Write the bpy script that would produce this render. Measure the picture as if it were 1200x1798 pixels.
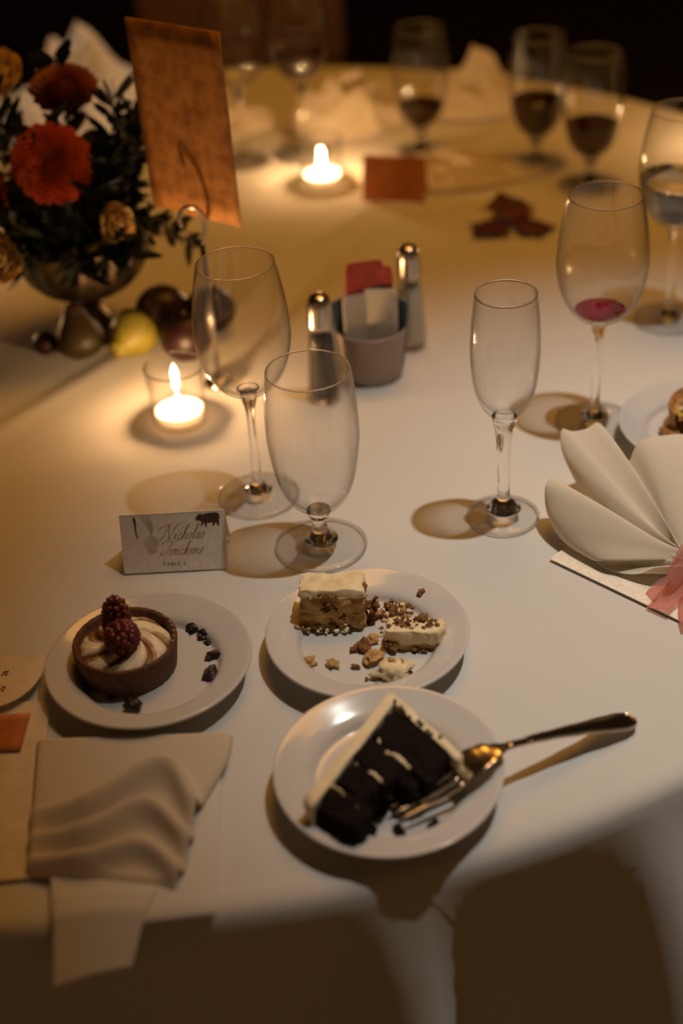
import bpy, bmesh, math, random
from mathutils import Vector, Matrix, noise
from math import sin, cos, pi, radians

for _o in list(bpy.data.objects):
    bpy.data.objects.remove(_o)
SC = bpy.context.scene
COL = SC.collection
T = 0.75                      # height of the table top
TC = (-0.158, 1.383)          # centre of the round table
TR = 0.818                    # its radius

# ------------------------------------------------------------------ camera
_p, _r = radians(34.5), 0.066
_f = Vector((0, cos(_p), -sin(_p)))
_x = Vector((1, 0, 0))
_u = _x.cross(_f)
_rx = _x * cos(_r) - _u * sin(_r)
_ru = _x * sin(_r) + _u * cos(_r)
cam_d = bpy.data.cameras.new('camera')
cam = bpy.data.objects.new('camera', cam_d)
COL.objects.link(cam)
_m = Matrix((_rx, _ru, -_f)).transposed().to_4x4()
_m.translation = Vector((0, 0, T + 0.67))
cam.matrix_world = _m
cam_d.sensor_fit = 'HORIZONTAL'
cam_d.sensor_width = 24.0
cam_d.lens = 50.0
cam_d.clip_start = 0.05
cam_d.dof.use_dof = True
cam_d.dof.focus_distance = 1.07
cam_d.dof.aperture_fstop = 2.4
SC.camera = cam

# ------------------------------------------------------------------ world, lamps, exposure
world = bpy.data.worlds.new('dim_room')
SC.world = world
world.use_nodes = True
_bg = world.node_tree.nodes['Background']
_bg.inputs[0].default_value = (1.0, 0.48, 0.17, 1)
_bg.inputs[1].default_value = 0.10
SPOT_POS = Vector((0.52, 0.93, T + 1.80))
sp = bpy.data.lights.new('ceiling_spot_light', 'SPOT')
sp.energy = 77.0
sp.color = (1.0, 0.96, 0.87)
sp.spot_size = radians(38)
sp.spot_blend = 1.0
sp.shadow_soft_size = 0.018
spo = bpy.data.objects.new('ceiling_spot_light', sp)
COL.objects.link(spo)
spo.location = SPOT_POS
spo.rotation_euler = (Vector((0.33, 0.86, T)) - SPOT_POS).to_track_quat('-Z', 'Y').to_euler()
# a second, narrow downlight over the far left of the table
SPOT2_POS = Vector((-0.30, 2.28, T + 1.80))
s2 = bpy.data.lights.new('ceiling_spot_light', 'SPOT')
s2.energy = 26.0
s2.color = (1.0, 0.93, 0.82)
s2.spot_size = radians(13)
s2.spot_blend = 0.8
s2.shadow_soft_size = 0.02
s2o = bpy.data.objects.new('ceiling_spot_light', s2)
COL.objects.link(s2o)
s2o.location = SPOT2_POS
s2o.rotation_euler = (Vector((-0.33, 2.03, T + 0.05)) - SPOT2_POS).to_track_quat('-Z', 'Y').to_euler()
# added warm fill light above the table, dressed in an unseen drum
FILL_POS = Vector((0.30, 1.58, T + 1.74))
pd = bpy.data.lights.new('added_fill_light', 'AREA')
pd.shape = 'DISK'
pd.size = 1.0
pd.energy = 12.5
pd.color = (1.0, 0.41, 0.05)
pdo = bpy.data.objects.new('added_fill_light', pd)
COL.objects.link(pdo)
pdo.location = FILL_POS
FLAME = 1900.0                # brightness of a candle flame
FLAME_COL = (1.0, 0.57, 0.25)
SC.view_settings.view_transform = 'Standard'
SC.view_settings.look = 'None'
SC.view_settings.exposure = 0.0
SC.view_settings.gamma = 1.0
SC.view_settings.use_curve_mapping = False
SC.cycles.use_denoising = True
SC.cycles.transparent_max_bounces = 32
SC.cycles.max_bounces = 14
SC.cycles.transmission_bounces = 12

# ------------------------------------------------------------------ materials
def new_mat(name):
    m = bpy.data.materials.new(name)
    m.use_nodes = True
    return m, m.node_tree.nodes, m.node_tree.links

def mat(name, col, rough=0.6, metal=0.0, col2=None, scale=40.0, bump=0.0, bscale=200.0,
        sss=0.0, trans=0.0, spec=0.5, coat=0.0, detail=4.0, bdist=0.001, sheen=0.0, ramp=(0.35, 0.65)):
    m, N, L = new_mat(name)
    b = N['Principled BSDF']
    b.inputs['Base Color'].default_value = (*col, 1)
    b.inputs['Roughness'].default_value = rough
    b.inputs['Metallic'].default_value = metal
    b.inputs['Specular IOR Level'].default_value = spec
    b.inputs['Transmission Weight'].default_value = trans
    b.inputs['Coat Weight'].default_value = coat
    b.inputs['Sheen Weight'].default_value = sheen
    if sss:
        b.inputs['Subsurface Weight'].default_value = sss
        b.inputs['Subsurface Radius'].default_value = (0.03, 0.02, 0.012) if sss > 0.9 else (0.01, 0.006, 0.003)
        b.inputs['Subsurface Scale'].default_value = 0.6 if sss > 0.9 else 0.2
    tc = N.new('ShaderNodeTexCoord')
    nz = N.new('ShaderNodeTexNoise')
    nz.inputs['Scale'].default_value = scale
    nz.inputs['Detail'].default_value = detail
    L.new(tc.outputs['Object'], nz.inputs['Vector'])
    c2 = col2 or tuple(c * 0.86 for c in col)
    rp = N.new('ShaderNodeValToRGB')
    rp.color_ramp.elements[0].position, rp.color_ramp.elements[1].position = ramp
    rp.color_ramp.elements[0].color = (*c2, 1)
    rp.color_ramp.elements[1].color = (*col, 1)
    L.new(nz.outputs['Fac'], rp.inputs['Fac'])
    L.new(rp.outputs['Color'], b.inputs['Base Color'])
    if bump:
        n2 = N.new('ShaderNodeTexNoise')
        n2.inputs['Scale'].default_value = bscale
        n2.inputs['Detail'].default_value = 4
        L.new(tc.outputs['Object'], n2.inputs['Vector'])
        bp = N.new('ShaderNodeBump')
        bp.inputs['Strength'].default_value = bump
        bp.inputs['Distance'].default_value = bdist
        L.new(n2.outputs['Fac'], bp.inputs['Height'])
        L.new(bp.outputs['Normal'], b.inputs['Normal'])
    return m

def thin_glass(name, clear=0.985, edge=0.45, body=0.0):
    """blown glass: lets light straight through, mirrors at grazing angles, absorbs along the edges"""
    m, N, L = new_mat(name)
    N.remove(N['Principled BSDF'])
    out = N['Material Output']
    lw = N.new('ShaderNodeLayerWeight')
    lw.inputs['Blend'].default_value = 0.5
    def power(e):
        q = N.new('ShaderNodeMath'); q.operation = 'POWER'
        L.new(lw.outputs['Facing'], q.inputs[0]); q.inputs[1].default_value = e
        return q
    p5 = power(4.2)
    ma = N.new('ShaderNodeMath'); ma.operation = 'MULTIPLY_ADD'
    L.new(p5.outputs[0], ma.inputs[0]); ma.inputs[1].default_value = 0.70; ma.inputs[2].default_value = 0.042
    p3 = power(3.0)
    mx = N.new('ShaderNodeMix'); mx.data_type = 'RGBA'
    L.new(p3.outputs[0], mx.inputs['Factor'])
    mx.inputs['A'].default_value = (clear, clear, clear, 1)
    mx.inputs['B'].default_value = (edge, edge * 0.97, edge * 0.92, 1)
    tr = N.new('ShaderNodeBsdfTransparent')
    L.new(mx.outputs['Result'], tr.inputs['Color'])
    gl = N.new('ShaderNodeBsdfGlossy'); gl.inputs['Roughness'].default_value = 0.02
    ms = N.new('ShaderNodeMixShader')
    L.new(ma.outputs[0], ms.inputs[0]); L.new(tr.outputs[0], ms.inputs[1]); L.new(gl.outputs[0], ms.inputs[2])
    if body:
        gb = N.new('ShaderNodeBsdfRefraction'); gb.inputs['Roughness'].default_value = 0.0; gb.inputs['IOR'].default_value = 1.01
        m2 = N.new('ShaderNodeMixShader'); m2.inputs[0].default_value = body
        L.new(ms.outputs[0], m2.inputs[1]); L.new(gb.outputs[0], m2.inputs[2])
        ms = m2
    L.new(ms.outputs[0], out.inputs['Surface'])
    return m

def solid_glass(name, col=(1, 1, 1), rough=0.0):
    m, N, L = new_mat(name)
    N.remove(N['Principled BSDF'])
    g = N.new('ShaderNodeBsdfGlass')
    g.inputs['Color'].default_value = (*col, 1)
    g.inputs['Roughness'].default_value = rough
    g.inputs['IOR'].default_value = 1.5
    L.new(g.outputs[0], N['Material Output'].inputs['Surface'])
    return m

def sheer(name, col, alpha):
    """sheer woven fabric: part diffuse, part translucent, part see-through"""
    m, N, L = new_mat(name)
    N.remove(N['Principled BSDF'])
    d = N.new('ShaderNodeBsdfDiffuse'); d.inputs['Color'].default_value = (*col, 1)
    t = N.new('ShaderNodeBsdfTranslucent'); t.inputs['Color'].default_value = (*col, 1)
    a = N.new('ShaderNodeMixShader'); a.inputs[0].default_value = 0.45
    L.new(d.outputs[0], a.inputs[1]); L.new(t.outputs[0], a.inputs[2])
    tr = N.new('ShaderNodeBsdfTransparent'); tr.inputs['Color'].default_value = (*[0.5 + 0.5 * c for c in col], 1)
    b = N.new('ShaderNodeMixShader'); b.inputs[0].default_value = alpha
    L.new(tr.outputs[0], b.inputs[1]); L.new(a.outputs[0], b.inputs[2])
    L.new(b.outputs[0], N['Material Output'].inputs['Surface'])
    return m

def cloth_mat(name, col, translucent=0.25, weave=1400.0, bump=0.15):
    m, N, L = new_mat(name)
    N.remove(N['Principled BSDF'])
    tc = N.new('ShaderNodeTexCoord')
    nz = N.new('ShaderNodeTexNoise'); nz.inputs['Scale'].default_value = 9; nz.inputs['Detail'].default_value = 5
    L.new(tc.outputs['Object'], nz.inputs['Vector'])
    rp = N.new('ShaderNodeValToRGB')
    rp.color_ramp.elements[0].color = (*[c * 0.93 for c in col], 1)
    rp.color_ramp.elements[1].color = (*col, 1)
    L.new(nz.outputs['Fac'], rp.inputs['Fac'])
    wv = N.new('ShaderNodeTexNoise'); wv.inputs['Scale'].default_value = weave; wv.inputs['Detail'].default_value = 2
    L.new(tc.outputs['Object'], wv.inputs['Vector'])
    bp = N.new('ShaderNodeBump'); bp.inputs['Strength'].default_value = bump; bp.inputs['Distance'].default_value = 0.0006
    L.new(wv.outputs['Fac'], bp.inputs['Height'])
    d = N.new('ShaderNodeBsdfDiffuse'); d.inputs['Roughness'].default_value = 0.6
    t = N.new('ShaderNodeBsdfTranslucent')
    for n in (d, t):
        L.new(rp.outputs['Color'], n.inputs['Color'])
        L.new(bp.outputs['Normal'], n.inputs['Normal'])
    ms = N.new('ShaderNodeMixShader'); ms.inputs[0].default_value = translucent
    L.new(d.outputs[0], ms.inputs[1]); L.new(t.outputs[0], ms.inputs[2])
    L.new(ms.outputs[0], N['Material Output'].inputs['Surface'])
    return m

def ridge_mat(name, lo, hi, rough=0.45, sss=0.1):
    """cream whose toasted streaks follow the 'toast' vertex attribute"""
    m, N, L = new_mat(name)
    b = N['Principled BSDF']
    b.inputs['Roughness'].default_value = rough
    b.inputs['Subsurface Weight'].default_value = sss
    b.inputs['Subsurface Radius'].default_value = (0.004, 0.003, 0.002)
    at = N.new('ShaderNodeAttribute'); at.attribute_name = 'toast'
    nz = N.new('ShaderNodeTexNoise'); nz.inputs['Scale'].default_value = 220; nz.inputs['Detail'].default_value = 3
    tc = N.new('ShaderNodeTexCoord'); L.new(tc.outputs['Object'], nz.inputs['Vector'])
    ad = N.new('ShaderNodeMath'); ad.operation = 'MULTIPLY_ADD'
    L.new(nz.outputs['Fac'], ad.inputs[0]); ad.inputs[1].default_value = 0.5
    L.new(at.outputs['Fac'], ad.inputs[2])
    rp = N.new('ShaderNodeValToRGB')
    e = rp.color_ramp.elements
    e[0].position, e[1].position = 0.42, 0.80
    e[0].color, e[1].color = (*hi, 1), (*lo, 1)
    L.new(ad.outputs[0], rp.inputs['Fac'])
    L.new(rp.outputs['Color'], b.inputs['Base Color'])
    return m

MT = dict(
    cloth=cloth_mat('white_tablecloth_linen', (0.78, 0.76, 0.72), 0.12),
    napkin=cloth_mat('cream_napkin_cotton', (0.80, 0.72, 0.58), 0.22),
    ivory=cloth_mat('ivory_satin', (0.86, 0.81, 0.70), 0.38, 900, 0.06),
    white_napkin=cloth_mat('white_napkin_cotton', (0.84, 0.83, 0.80), 0.2),
    glass=thin_glass('blown_glass', body=0.25),
    foot=thin_glass('glass_foot', 0.99, 0.6),
    votive=thin_glass('votive_glass', 0.97, 0.62),
    stem=solid_glass('solid_stem_glass'),
    china=mat('glazed_white_china', (0.60, 0.59, 0.57), 0.16, col2=(0.57, 0.56, 0.54), scale=8, coat=0.4),
    wick=mat('burnt_wick', (0.02, 0.015, 0.01), 0.9),
    silver=mat('polished_silver', (0.74, 0.66, 0.56), 0.16, 1.0, scale=60, col2=(0.66, 0.58, 0.48)),
    antique=mat('antiqued_silver', (0.24, 0.18, 0.12), 0.38, 1.0, col2=(0.10, 0.07, 0.045), scale=35),
    chrome=mat('brushed_steel', (0.55, 0.50, 0.44), 0.2, 1.0, scale=90),
    ceramic=mat('grey_glazed_stoneware', (0.34, 0.28, 0.24), 0.4, scale=90, col2=(0.30, 0.25, 0.21)),
    paper=mat('white_card_paper', (0.82, 0.76, 0.66), 0.7, scale=300, bump=0.05, bscale=900),
    ink=mat('dark_brown_ink', (0.07, 0.03, 0.015), 0.7),
    ink_red=mat('russet_script_ink', (0.30, 0.12, 0.05), 0.7),
    ink_blue=mat('dark_blue_ink', (0.03, 0.03, 0.06), 0.7),
    wash=mat('mauve_watercolour', (0.52, 0.42, 0.38), 0.8, col2=(0.60, 0.52, 0.46), scale=120),
    wash_green=mat('green_watercolour', (0.42, 0.42, 0.32), 0.8, col2=(0.60, 0.56, 0.46), scale=120),
    choc=mat('chocolate_sponge', (0.011, 0.0050, 0.0030), 0.9, col2=(0.004, 0.002, 0.0015), scale=260, bump=0.9, bscale=420, bdist=0.002, spec=0.2),
    frosting=mat('cream_frosting', (0.80, 0.70, 0.50), 0.5, col2=(0.72, 0.60, 0.38), scale=90, sss=0.15, bump=0.25, bscale=160),
    sponge=mat('golden_sponge', (0.62, 0.43, 0.17), 0.8, col2=(0.42, 0.24, 0.07), scale=170, bump=0.8, bscale=330, bdist=0.002, sss=0.1),
    icing=mat('pale_cream_icing', (0.82, 0.72, 0.48), 0.55, col2=(0.72, 0.58, 0.33), scale=120, bump=0.35, bscale=260, sss=0.15),
    crumb=mat('brown_biscuit_crumb', (0.28, 0.12, 0.035), 0.85, col2=(0.13, 0.05, 0.015), scale=300, bump=0.8, bscale=500),
    crumb_gold=mat('golden_cake_crumb', (0.55, 0.36, 0.13), 0.85, col2=(0.34, 0.18, 0.06), scale=300, bump=0.8, bscale=500),
    crust=mat('chocolate_tart_crust', (0.13, 0.055, 0.022), 0.75, col2=(0.07, 0.028, 0.012), scale=180, bump=0.5, bscale=380),
    gold_crust=mat('baked_golden_crust', (0.40, 0.19, 0.05), 0.7, col2=(0.20, 0.08, 0.02), scale=150, bump=0.5, bscale=380),
    curd=mat('yellow_curd', (0.62, 0.46, 0.10), 0.3, scale=100, sss=0.2),
    shard=mat('dark_chocolate', (0.018, 0.008, 0.005), 0.5, scale=200, bump=0.5, bscale=500),
    toast=ridge_mat('toasted_cream', (0.20, 0.09, 0.025), (0.86, 0.76, 0.55)),
    berry=mat('raspberry_flesh', (0.15, 0.014, 0.010), 0.4, col2=(0.08, 0.007, 0.008), scale=300, sss=0.2),
    orange=mat('orange_dahlia_petal', (0.62, 0.10, 0.016), 0.6, col2=(0.42, 0.05, 0.010), scale=90, sss=0.1),
    rust=mat('rust_dahlia_petal', (0.20, 0.034, 0.010), 0.6, col2=(0.13, 0.018, 0.007), scale=90, sss=0.1),
    red=mat('red_flower_petal', (0.52, 0.045, 0.014), 0.6, scale=90),
    cream_petal=mat('cream_rose_petal', (0.74, 0.56, 0.26), 0.6, col2=(0.62, 0.42, 0.15), scale=60, sss=0.1),
    leaf=mat('dark_green_leaf', (0.012, 0.022, 0.011), 0.6, col2=(0.006, 0.011, 0.006), scale=60),
    leaf_pale=mat('olive_leaf', (0.05, 0.048, 0.02), 0.6, col2=(0.025, 0.022, 0.010), scale=60),
    pear=mat('yellow_pear_skin', (0.34, 0.29, 0.035), 0.5, col2=(0.24, 0.20, 0.03), scale=50, sss=0.1),
    pear_dark=mat('green_brown_pear_skin', (0.045, 0.038, 0.012), 0.5, col2=(0.045, 0.016, 0.008), scale=18),
    plum=mat('dark_red_fruit_skin', (0.028, 0.006, 0.006), 0.45, col2=(0.012, 0.004, 0.004), scale=25),
    autumn=mat('dark_red_autumn_leaf', (0.12, 0.014, 0.010), 0.6, col2=(0.05, 0.007, 0.006), scale=40),
    kraft=mat('mottled_orange_paper', (0.62, 0.28, 0.07), 0.75, col2=(0.27, 0.095, 0.02), scale=75, detail=5, ramp=(0.25, 0.62)),
    kraft_plain=mat('orange_card_paper', (0.42, 0.14, 0.03), 0.75, col2=(0.36, 0.11, 0.022), scale=60),
    pink=sheer('pink_organza', (0.84, 0.52, 0.46), 0.33),
    vellum=mat('cream_card_paper', (0.70, 0.62, 0.50), 0.7, scale=60),
    wine=mat('red_wine', (0.030, 0.0035, 0.003), 0.05, scale=3),
    dregs=mat('red_wine_dregs', (0.17, 0.005, 0.018), 0.06, scale=3),
    packet=mat('white_sugar_packet', (0.66, 0.58, 0.47), 0.7, scale=80),
    packet_blue=mat('blue_sweetener_packet', (0.07, 0.12, 0.17), 0.6, scale=80),
    packet_red=mat('red_sugar_packet', (0.42, 0.045, 0.030), 0.6, scale=80),
    salt=mat('white_salt', (0.80, 0.76, 0.70), 0.9, bump=0.6, bscale=900, scale=300),
    pepper=mat('ground_black_pepper', (0.06, 0.045, 0.035), 0.9, col2=(0.02, 0.015, 0.012), bump=0.6, bscale=900, scale=500),
    wood=mat('dark_varnished_wood', (0.09, 0.045, 0.025), 0.4, scale=12),
    mauve=mat('mauve_chair_fabric', (0.25, 0.15, 0.14), 0.85, scale=60, bump=0.2),
    carpet=mat('dark_carpet', (0.035, 0.022, 0.020), 0.95, scale=25, bump=0.4),
    wall=mat('dark_brown_wall_paint', (0.030, 0.020, 0.018), 0.9, scale=4),
    ceiling=mat('dark_ceiling_paint', (0.10, 0.09, 0.085), 0.9, scale=4),
)
_fm, _N, _L = new_mat('candle_flame')
_N.remove(_N['Principled BSDF'])
_e = _N.new('ShaderNodeEmission')
_e.inputs[0].default_value = (*FLAME_COL, 1)
_e.inputs[1].default_value = FLAME
_L.new(_e.outputs[0], _N['Material Output'].inputs['Surface'])
MT['flame'] = _fm
_wm, _N, _L = new_mat('white_candle_wax')          # translucent wax, lit through by its flame
_b = _N['Principled BSDF']
_b.inputs['Base Color'].default_value = (0.92, 0.86, 0.78, 1)
_b.inputs['Roughness'].default_value = 0.4
_t = _N.new('ShaderNodeBsdfTranslucent'); _t.inputs['Color'].default_value = (0.95, 0.90, 0.82, 1)
_x2 = _N.new('ShaderNodeMixShader'); _x2.inputs[0].default_value = 0.6
_L.new(_b.outputs[0], _x2.inputs[1]); _L.new(_t.outputs[0], _x2.inputs[2])
_L.new(_x2.outputs[0], _N['Material Output'].inputs['Surface'])
MT['wax'] = _wm

# ------------------------------------------------------------------ mesh helpers
def mesh_data(name, v, f, m, smooth=True):
    me = bpy.data.meshes.new(name)
    me.from_pydata([tuple(p) for p in v], [], f)
    me.update()
    bm = bmesh.new(); bm.from_mesh(me)
    bmesh.ops.recalc_face_normals(bm, faces=bm.faces)
    bm.to_mesh(me); bm.free()
    if m is not None:
        me.materials.append(MT[m] if isinstance(m, str) else m)
    me.polygons.foreach_set('use_smooth', [smooth] * len(me.polygons))
    return me

def obj(name, vf, m, parent=None, smooth=True, loc=None):
    o = bpy.data.objects.new(name, mesh_data(name, vf[0], vf[1], m, smooth))
    COL.objects.link(o)
    if parent is not None:
        o.parent = parent
    if loc is not None:
        o.location = loc
    return o

def tag(o, label, cat, group=None, kind=None):
    o['label'] = label
    o['category'] = cat
    if group: o['group'] = group
    if kind: o['kind'] = kind
    return o

def thing(name, label, cat, loc=(0, 0, 0), rz=0.0, group=None):
    o = bpy.data.objects.new(name, None)
    COL.objects.link(o)
    o.empty_display_size = 0.02
    o.location = loc
    o.rotation_euler = (0, 0, rz)
    return tag(o, label, cat, group)

def struct(o):
    o['kind'] = 'structure'
    return o

def solidify(o, t, off=0.0):
    md = o.modifiers.new('thickness', 'SOLIDIFY'); md.thickness = t; md.offset = off
    return o

def subsurf(o, n=1):
    md = o.modifiers.new('smooth', 'SUBSURF'); md.levels = n; md.render_levels = n
    return o

def bevel(o, w, n=2):
    md = o.modifiers.new('bevel', 'BEVEL'); md.width = w; md.segments = n; md.limit_method = 'ANGLE'
    return o

def lathe(prof, n=56, wob=None, a0=0.0, a1=2 * pi):
    """revolve a profile of (r, z); closed profiles are given with first == last"""
    full = abs(a1 - a0 - 2 * pi) < 1e-6
    m = n if full else n + 1
    v, f, idx = [], [], []
    for (r, z) in prof:
        if r < 1e-6 and full:
            idx.append([len(v)] * m); v.append((0, 0, z))
        else:
            row = []
            for i in range(m):
                a = a0 + (a1 - a0) * i / n
                k = wob(a, z) if wob else 1.0
                row.append(len(v)); v.append((r * k * cos(a), r * k * sin(a), z))
            idx.append(row)
    for j in range(len(prof) - 1):
        A, B = idx[j], idx[j + 1]
        for i in range(n):
            k = (i + 1) % m if full else i + 1
            q = [A[i], A[k], B[k], B[i]]
            q = [x for t, x in enumerate(q) if x not in q[:t]]
            if len(q) > 2: f.append(q)
    return v, f

def smooth_path(pts, sub=6, closed=False):
    pts = [Vector(p) for p in pts]
    n = len(pts); out = []
    rng = n if closed else n - 1
    for i in range(rng):
        g = lambda k: pts[k % n] if closed else pts[max(0, min(n - 1, k))]
        p0, p1, p2, p3 = g(i - 1), g(i), g(i + 1), g(i + 2)
        for s in range(sub):
            t = s / sub
            out.append(0.5 * ((2 * p1) + (-p0 + p2) * t + (2 * p0 - 5 * p1 + 4 * p2 - p3) * t * t + (-p0 + 3 * p1 - 3 * p2 + p3) * t ** 3))
    if not closed: out.append(pts[-1])
    return out

def prof_curve(pts, sub=6):
    return [(max(0.0, p.x), p.y) for p in smooth_path([(a, b, 0) for a, b in pts], sub)]

def tube(pts, rad, n=8, cap=True):
    pts = [Vector(p) for p in pts]
    v, f = [], []
    R = rad if callable(rad) else (lambda s: rad)
    up = None
    for i, p in enumerate(pts):
        d = (pts[min(i + 1, len(pts) - 1)] - pts[max(i - 1, 0)]).normalized()
        if up is None:
            up = Vector((0, 0, 1)) if abs(d.z) < 0.9 else Vector((1, 0, 0))
        s = d.cross(up).normalized(); up = s.cross(d).normalized()
        r = R(i / (len(pts) - 1))
        for k in range(n):
            a = 2 * pi * k / n
            v.append(p + (s * cos(a) + up * sin(a)) * r)
    for i in range(len(pts) - 1):
        for k in range(n):
            f.append([i * n + k, i * n + (k + 1) % n, (i + 1) * n + (k + 1) % n, (i + 1) * n + k])
    if cap:
        f.append(list(range(n))[::-1]); f.append([(len(pts) - 1) * n + k for k in range(n)])
    return v, f

def join(*parts):
    v, f = [], []
    for a, b in parts:
        o = len(v); v += list(a); f += [[i + o for i in q] for q in b]
    return v, f

def move(vf, loc=(0, 0, 0), mtx=None):
    M = mtx or Matrix.Translation(loc)
    return [M @ Vector(p) for p in vf[0]], vf[1]

def ico(r=1.0, sub=2):
    bm = bmesh.new(); bmesh.ops.create_icosphere(bm, subdivisions=sub, radius=r)
    v = [p.co.copy() for p in bm.verts]; f = [[x.index for x in q.verts] for q in bm.faces]
    bm.free(); return v, f

def blob(c, rad, seed=0, amp=0.25, freq=2.0, sub=2, flat=None):
    v, f = ico(1.0, sub)
    c = Vector(c); off = Vector((seed * 7.31, seed * 3.17, seed * 1.73))
    out = []
    for p in v:
        k = 1 + amp * noise.fractal(p * freq + off, 1.0, 2.0, 3)
        q = Vector((p.x * rad[0] * k, p.y * rad[1] * k, p.z * rad[2] * k))
        if flat is not None and q.z < flat: q.z = flat
        out.append(c + q)
    return out, f

def box(x0, x1, y0, y1, z0, z1):
    v = [(x0, y0, z0), (x1, y0, z0), (x1, y1, z0), (x0, y1, z0), (x0, y0, z1), (x1, y0, z1), (x1, y1, z1), (x0, y1, z1)]
    return [Vector(p) for p in v], [[0, 3, 2, 1], [4, 5, 6, 7], [0, 1, 5, 4], [1, 2, 6, 5], [2, 3, 7, 6], [3, 0, 4, 7]]

def nbox(o, U, V, W, n=7, amp=0.002, seed=0, freq=220.0, rnd=0.18):
    """rough-sided block spanned by three vectors, corners rounded"""
    bm = bmesh.new(); bmesh.ops.create_cube(bm, size=2.0)
    bmesh.ops.subdivide_edges(bm, edges=bm.edges[:], cuts=n, use_grid_fill=True)
    o, U, V, W = map(Vector, (o, U, V, W)); out = []
    for p in bm.verts:
        c = p.co; s = Vector(c)
        l = max(abs(c.x), abs(c.y), abs(c.z))
        sph = c.normalized() * l
        c = c.lerp(sph, rnd * (c.length - 1) / 0.732) if c.length > 1 else c
        q = o + U * (c.x + 1) / 2 + V * (c.y + 1) / 2 + W * (c.z + 1) / 2
        d = noise.noise_vector(q * freq + Vector((seed * 5.1, seed * 2.3, seed)))
        d2 = noise.noise_vector(q * freq * 0.35 + Vector((seed, seed * 4.3, seed * 2)))
        out.append(q + d * amp * 0.6 + d2 * amp)
    f = [[x.index for x in q.verts] for q in bm.faces]
    bm.free(); return out, f

def grid(nu, nv, fn):
    v = [Vector(fn(i / nu, j / nv)) for j in range(nv + 1) for i in range(nu + 1)]
    f = [[j * (nu + 1) + i, j * (nu + 1) + i + 1, (j + 1) * (nu + 1) + i + 1, (j + 1) * (nu + 1) + i] for j in range(nv) for i in range(nu)]
    return v, f

def prism(poly, z0, z1):
    n = len(poly)
    v = [Vector((x, y, z0)) for x, y in poly] + [Vector((x, y, z1)) for x, y in poly]
    f = [list(range(n))[::-1], list(range(n, 2 * n))] + [[i, (i + 1) % n, n + (i + 1) % n, n + i] for i in range(n)]
    return v, f

# ------------------------------------------------------------------ the room
struct(obj('floor', box(-4, 4, -1.5, 6, -0.05, 0), 'carpet', smooth=False))
struct(obj('wall_back', box(-4, 4, 6, 6.1, 0, 2.8), 'wall', smooth=False))
struct(obj('wall_left', box(-4.1, -4, -1.5, 6, 0, 2.8), 'wall', smooth=False))
struct(obj('ceiling', box(-4, 4, -1.5, 6, 2.62, 2.70), 'ceiling', smooth=False))
dl = thing('ceiling_downlight', 'small recessed ceiling downlight above the right side of the table', 'light', (SPOT_POS.x, SPOT_POS.y, 0))
d2 = thing('ceiling_downlight', 'small recessed ceiling downlight above the far left of the table', 'light', (SPOT2_POS.x, SPOT2_POS.y, 0))
obj('trim_ring', lathe([(0.05, 2.585), (0.066, 2.60), (0.066, 2.62), (0.045, 2.62), (0.05, 2.585)], 32), 'chrome', d2)
obj('trim_ring', lathe([(0.05, 2.585), (0.066, 2.60), (0.066, 2.62), (0.045, 2.62), (0.05, 2.585)], 32), 'chrome', dl)

pl_ = thing('fill_light_housing', 'unseen wide drum added around the warm fill light over the table', 'lamp', (FILL_POS.x, FILL_POS.y, 0))  # made-up housing for the added overhead fill light
obj('fill_light_drum', lathe([(0.52, FILL_POS.z - 0.02), (0.53, FILL_POS.z - 0.02), (0.53, 2.61), (0.52, 2.61), (0.52, FILL_POS.z - 0.02)], 64), 'mauve', pl_)
obj('top_plate', lathe([(0, 2.605), (0.525, 2.605), (0.525, 2.618), (0, 2.618)], 64), 'mauve', pl_)

# ------------------------------------------------------------------ table and tablecloth
tb = thing('banquet_table', 'round banquet table hidden under the white tablecloth', 'table', (TC[0], TC[1], 0))
obj('table_top', lathe([(0, T - 0.03), (TR - 0.03, T - 0.03), (TR - 0.02, T - 0.02), (TR - 0.03, T - 0.006), (0, T - 0.006)], 64), 'wood', tb)
for k in range(4):
    a = pi / 4 + k * pi / 2
    obj('leg', tube([(0.5 * cos(a), 0.5 * sin(a), 0), (0.5 * cos(a), 0.5 * sin(a), T - 0.03)], 0.02, 10), 'wood', tb)

def fold(a, s):
    """how far the hanging cloth swings out at angle a, s = 0 at the edge, 1 at the hem"""
    k = max(0.0, cos(28 * (a + 1.352))) ** 2
    amp = 0.75 + 0.45 * sin(5 * (a + 1.352) + 0.5)
    return s * 0.012 + 0.13 * amp * s ** 0.85 * k

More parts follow.
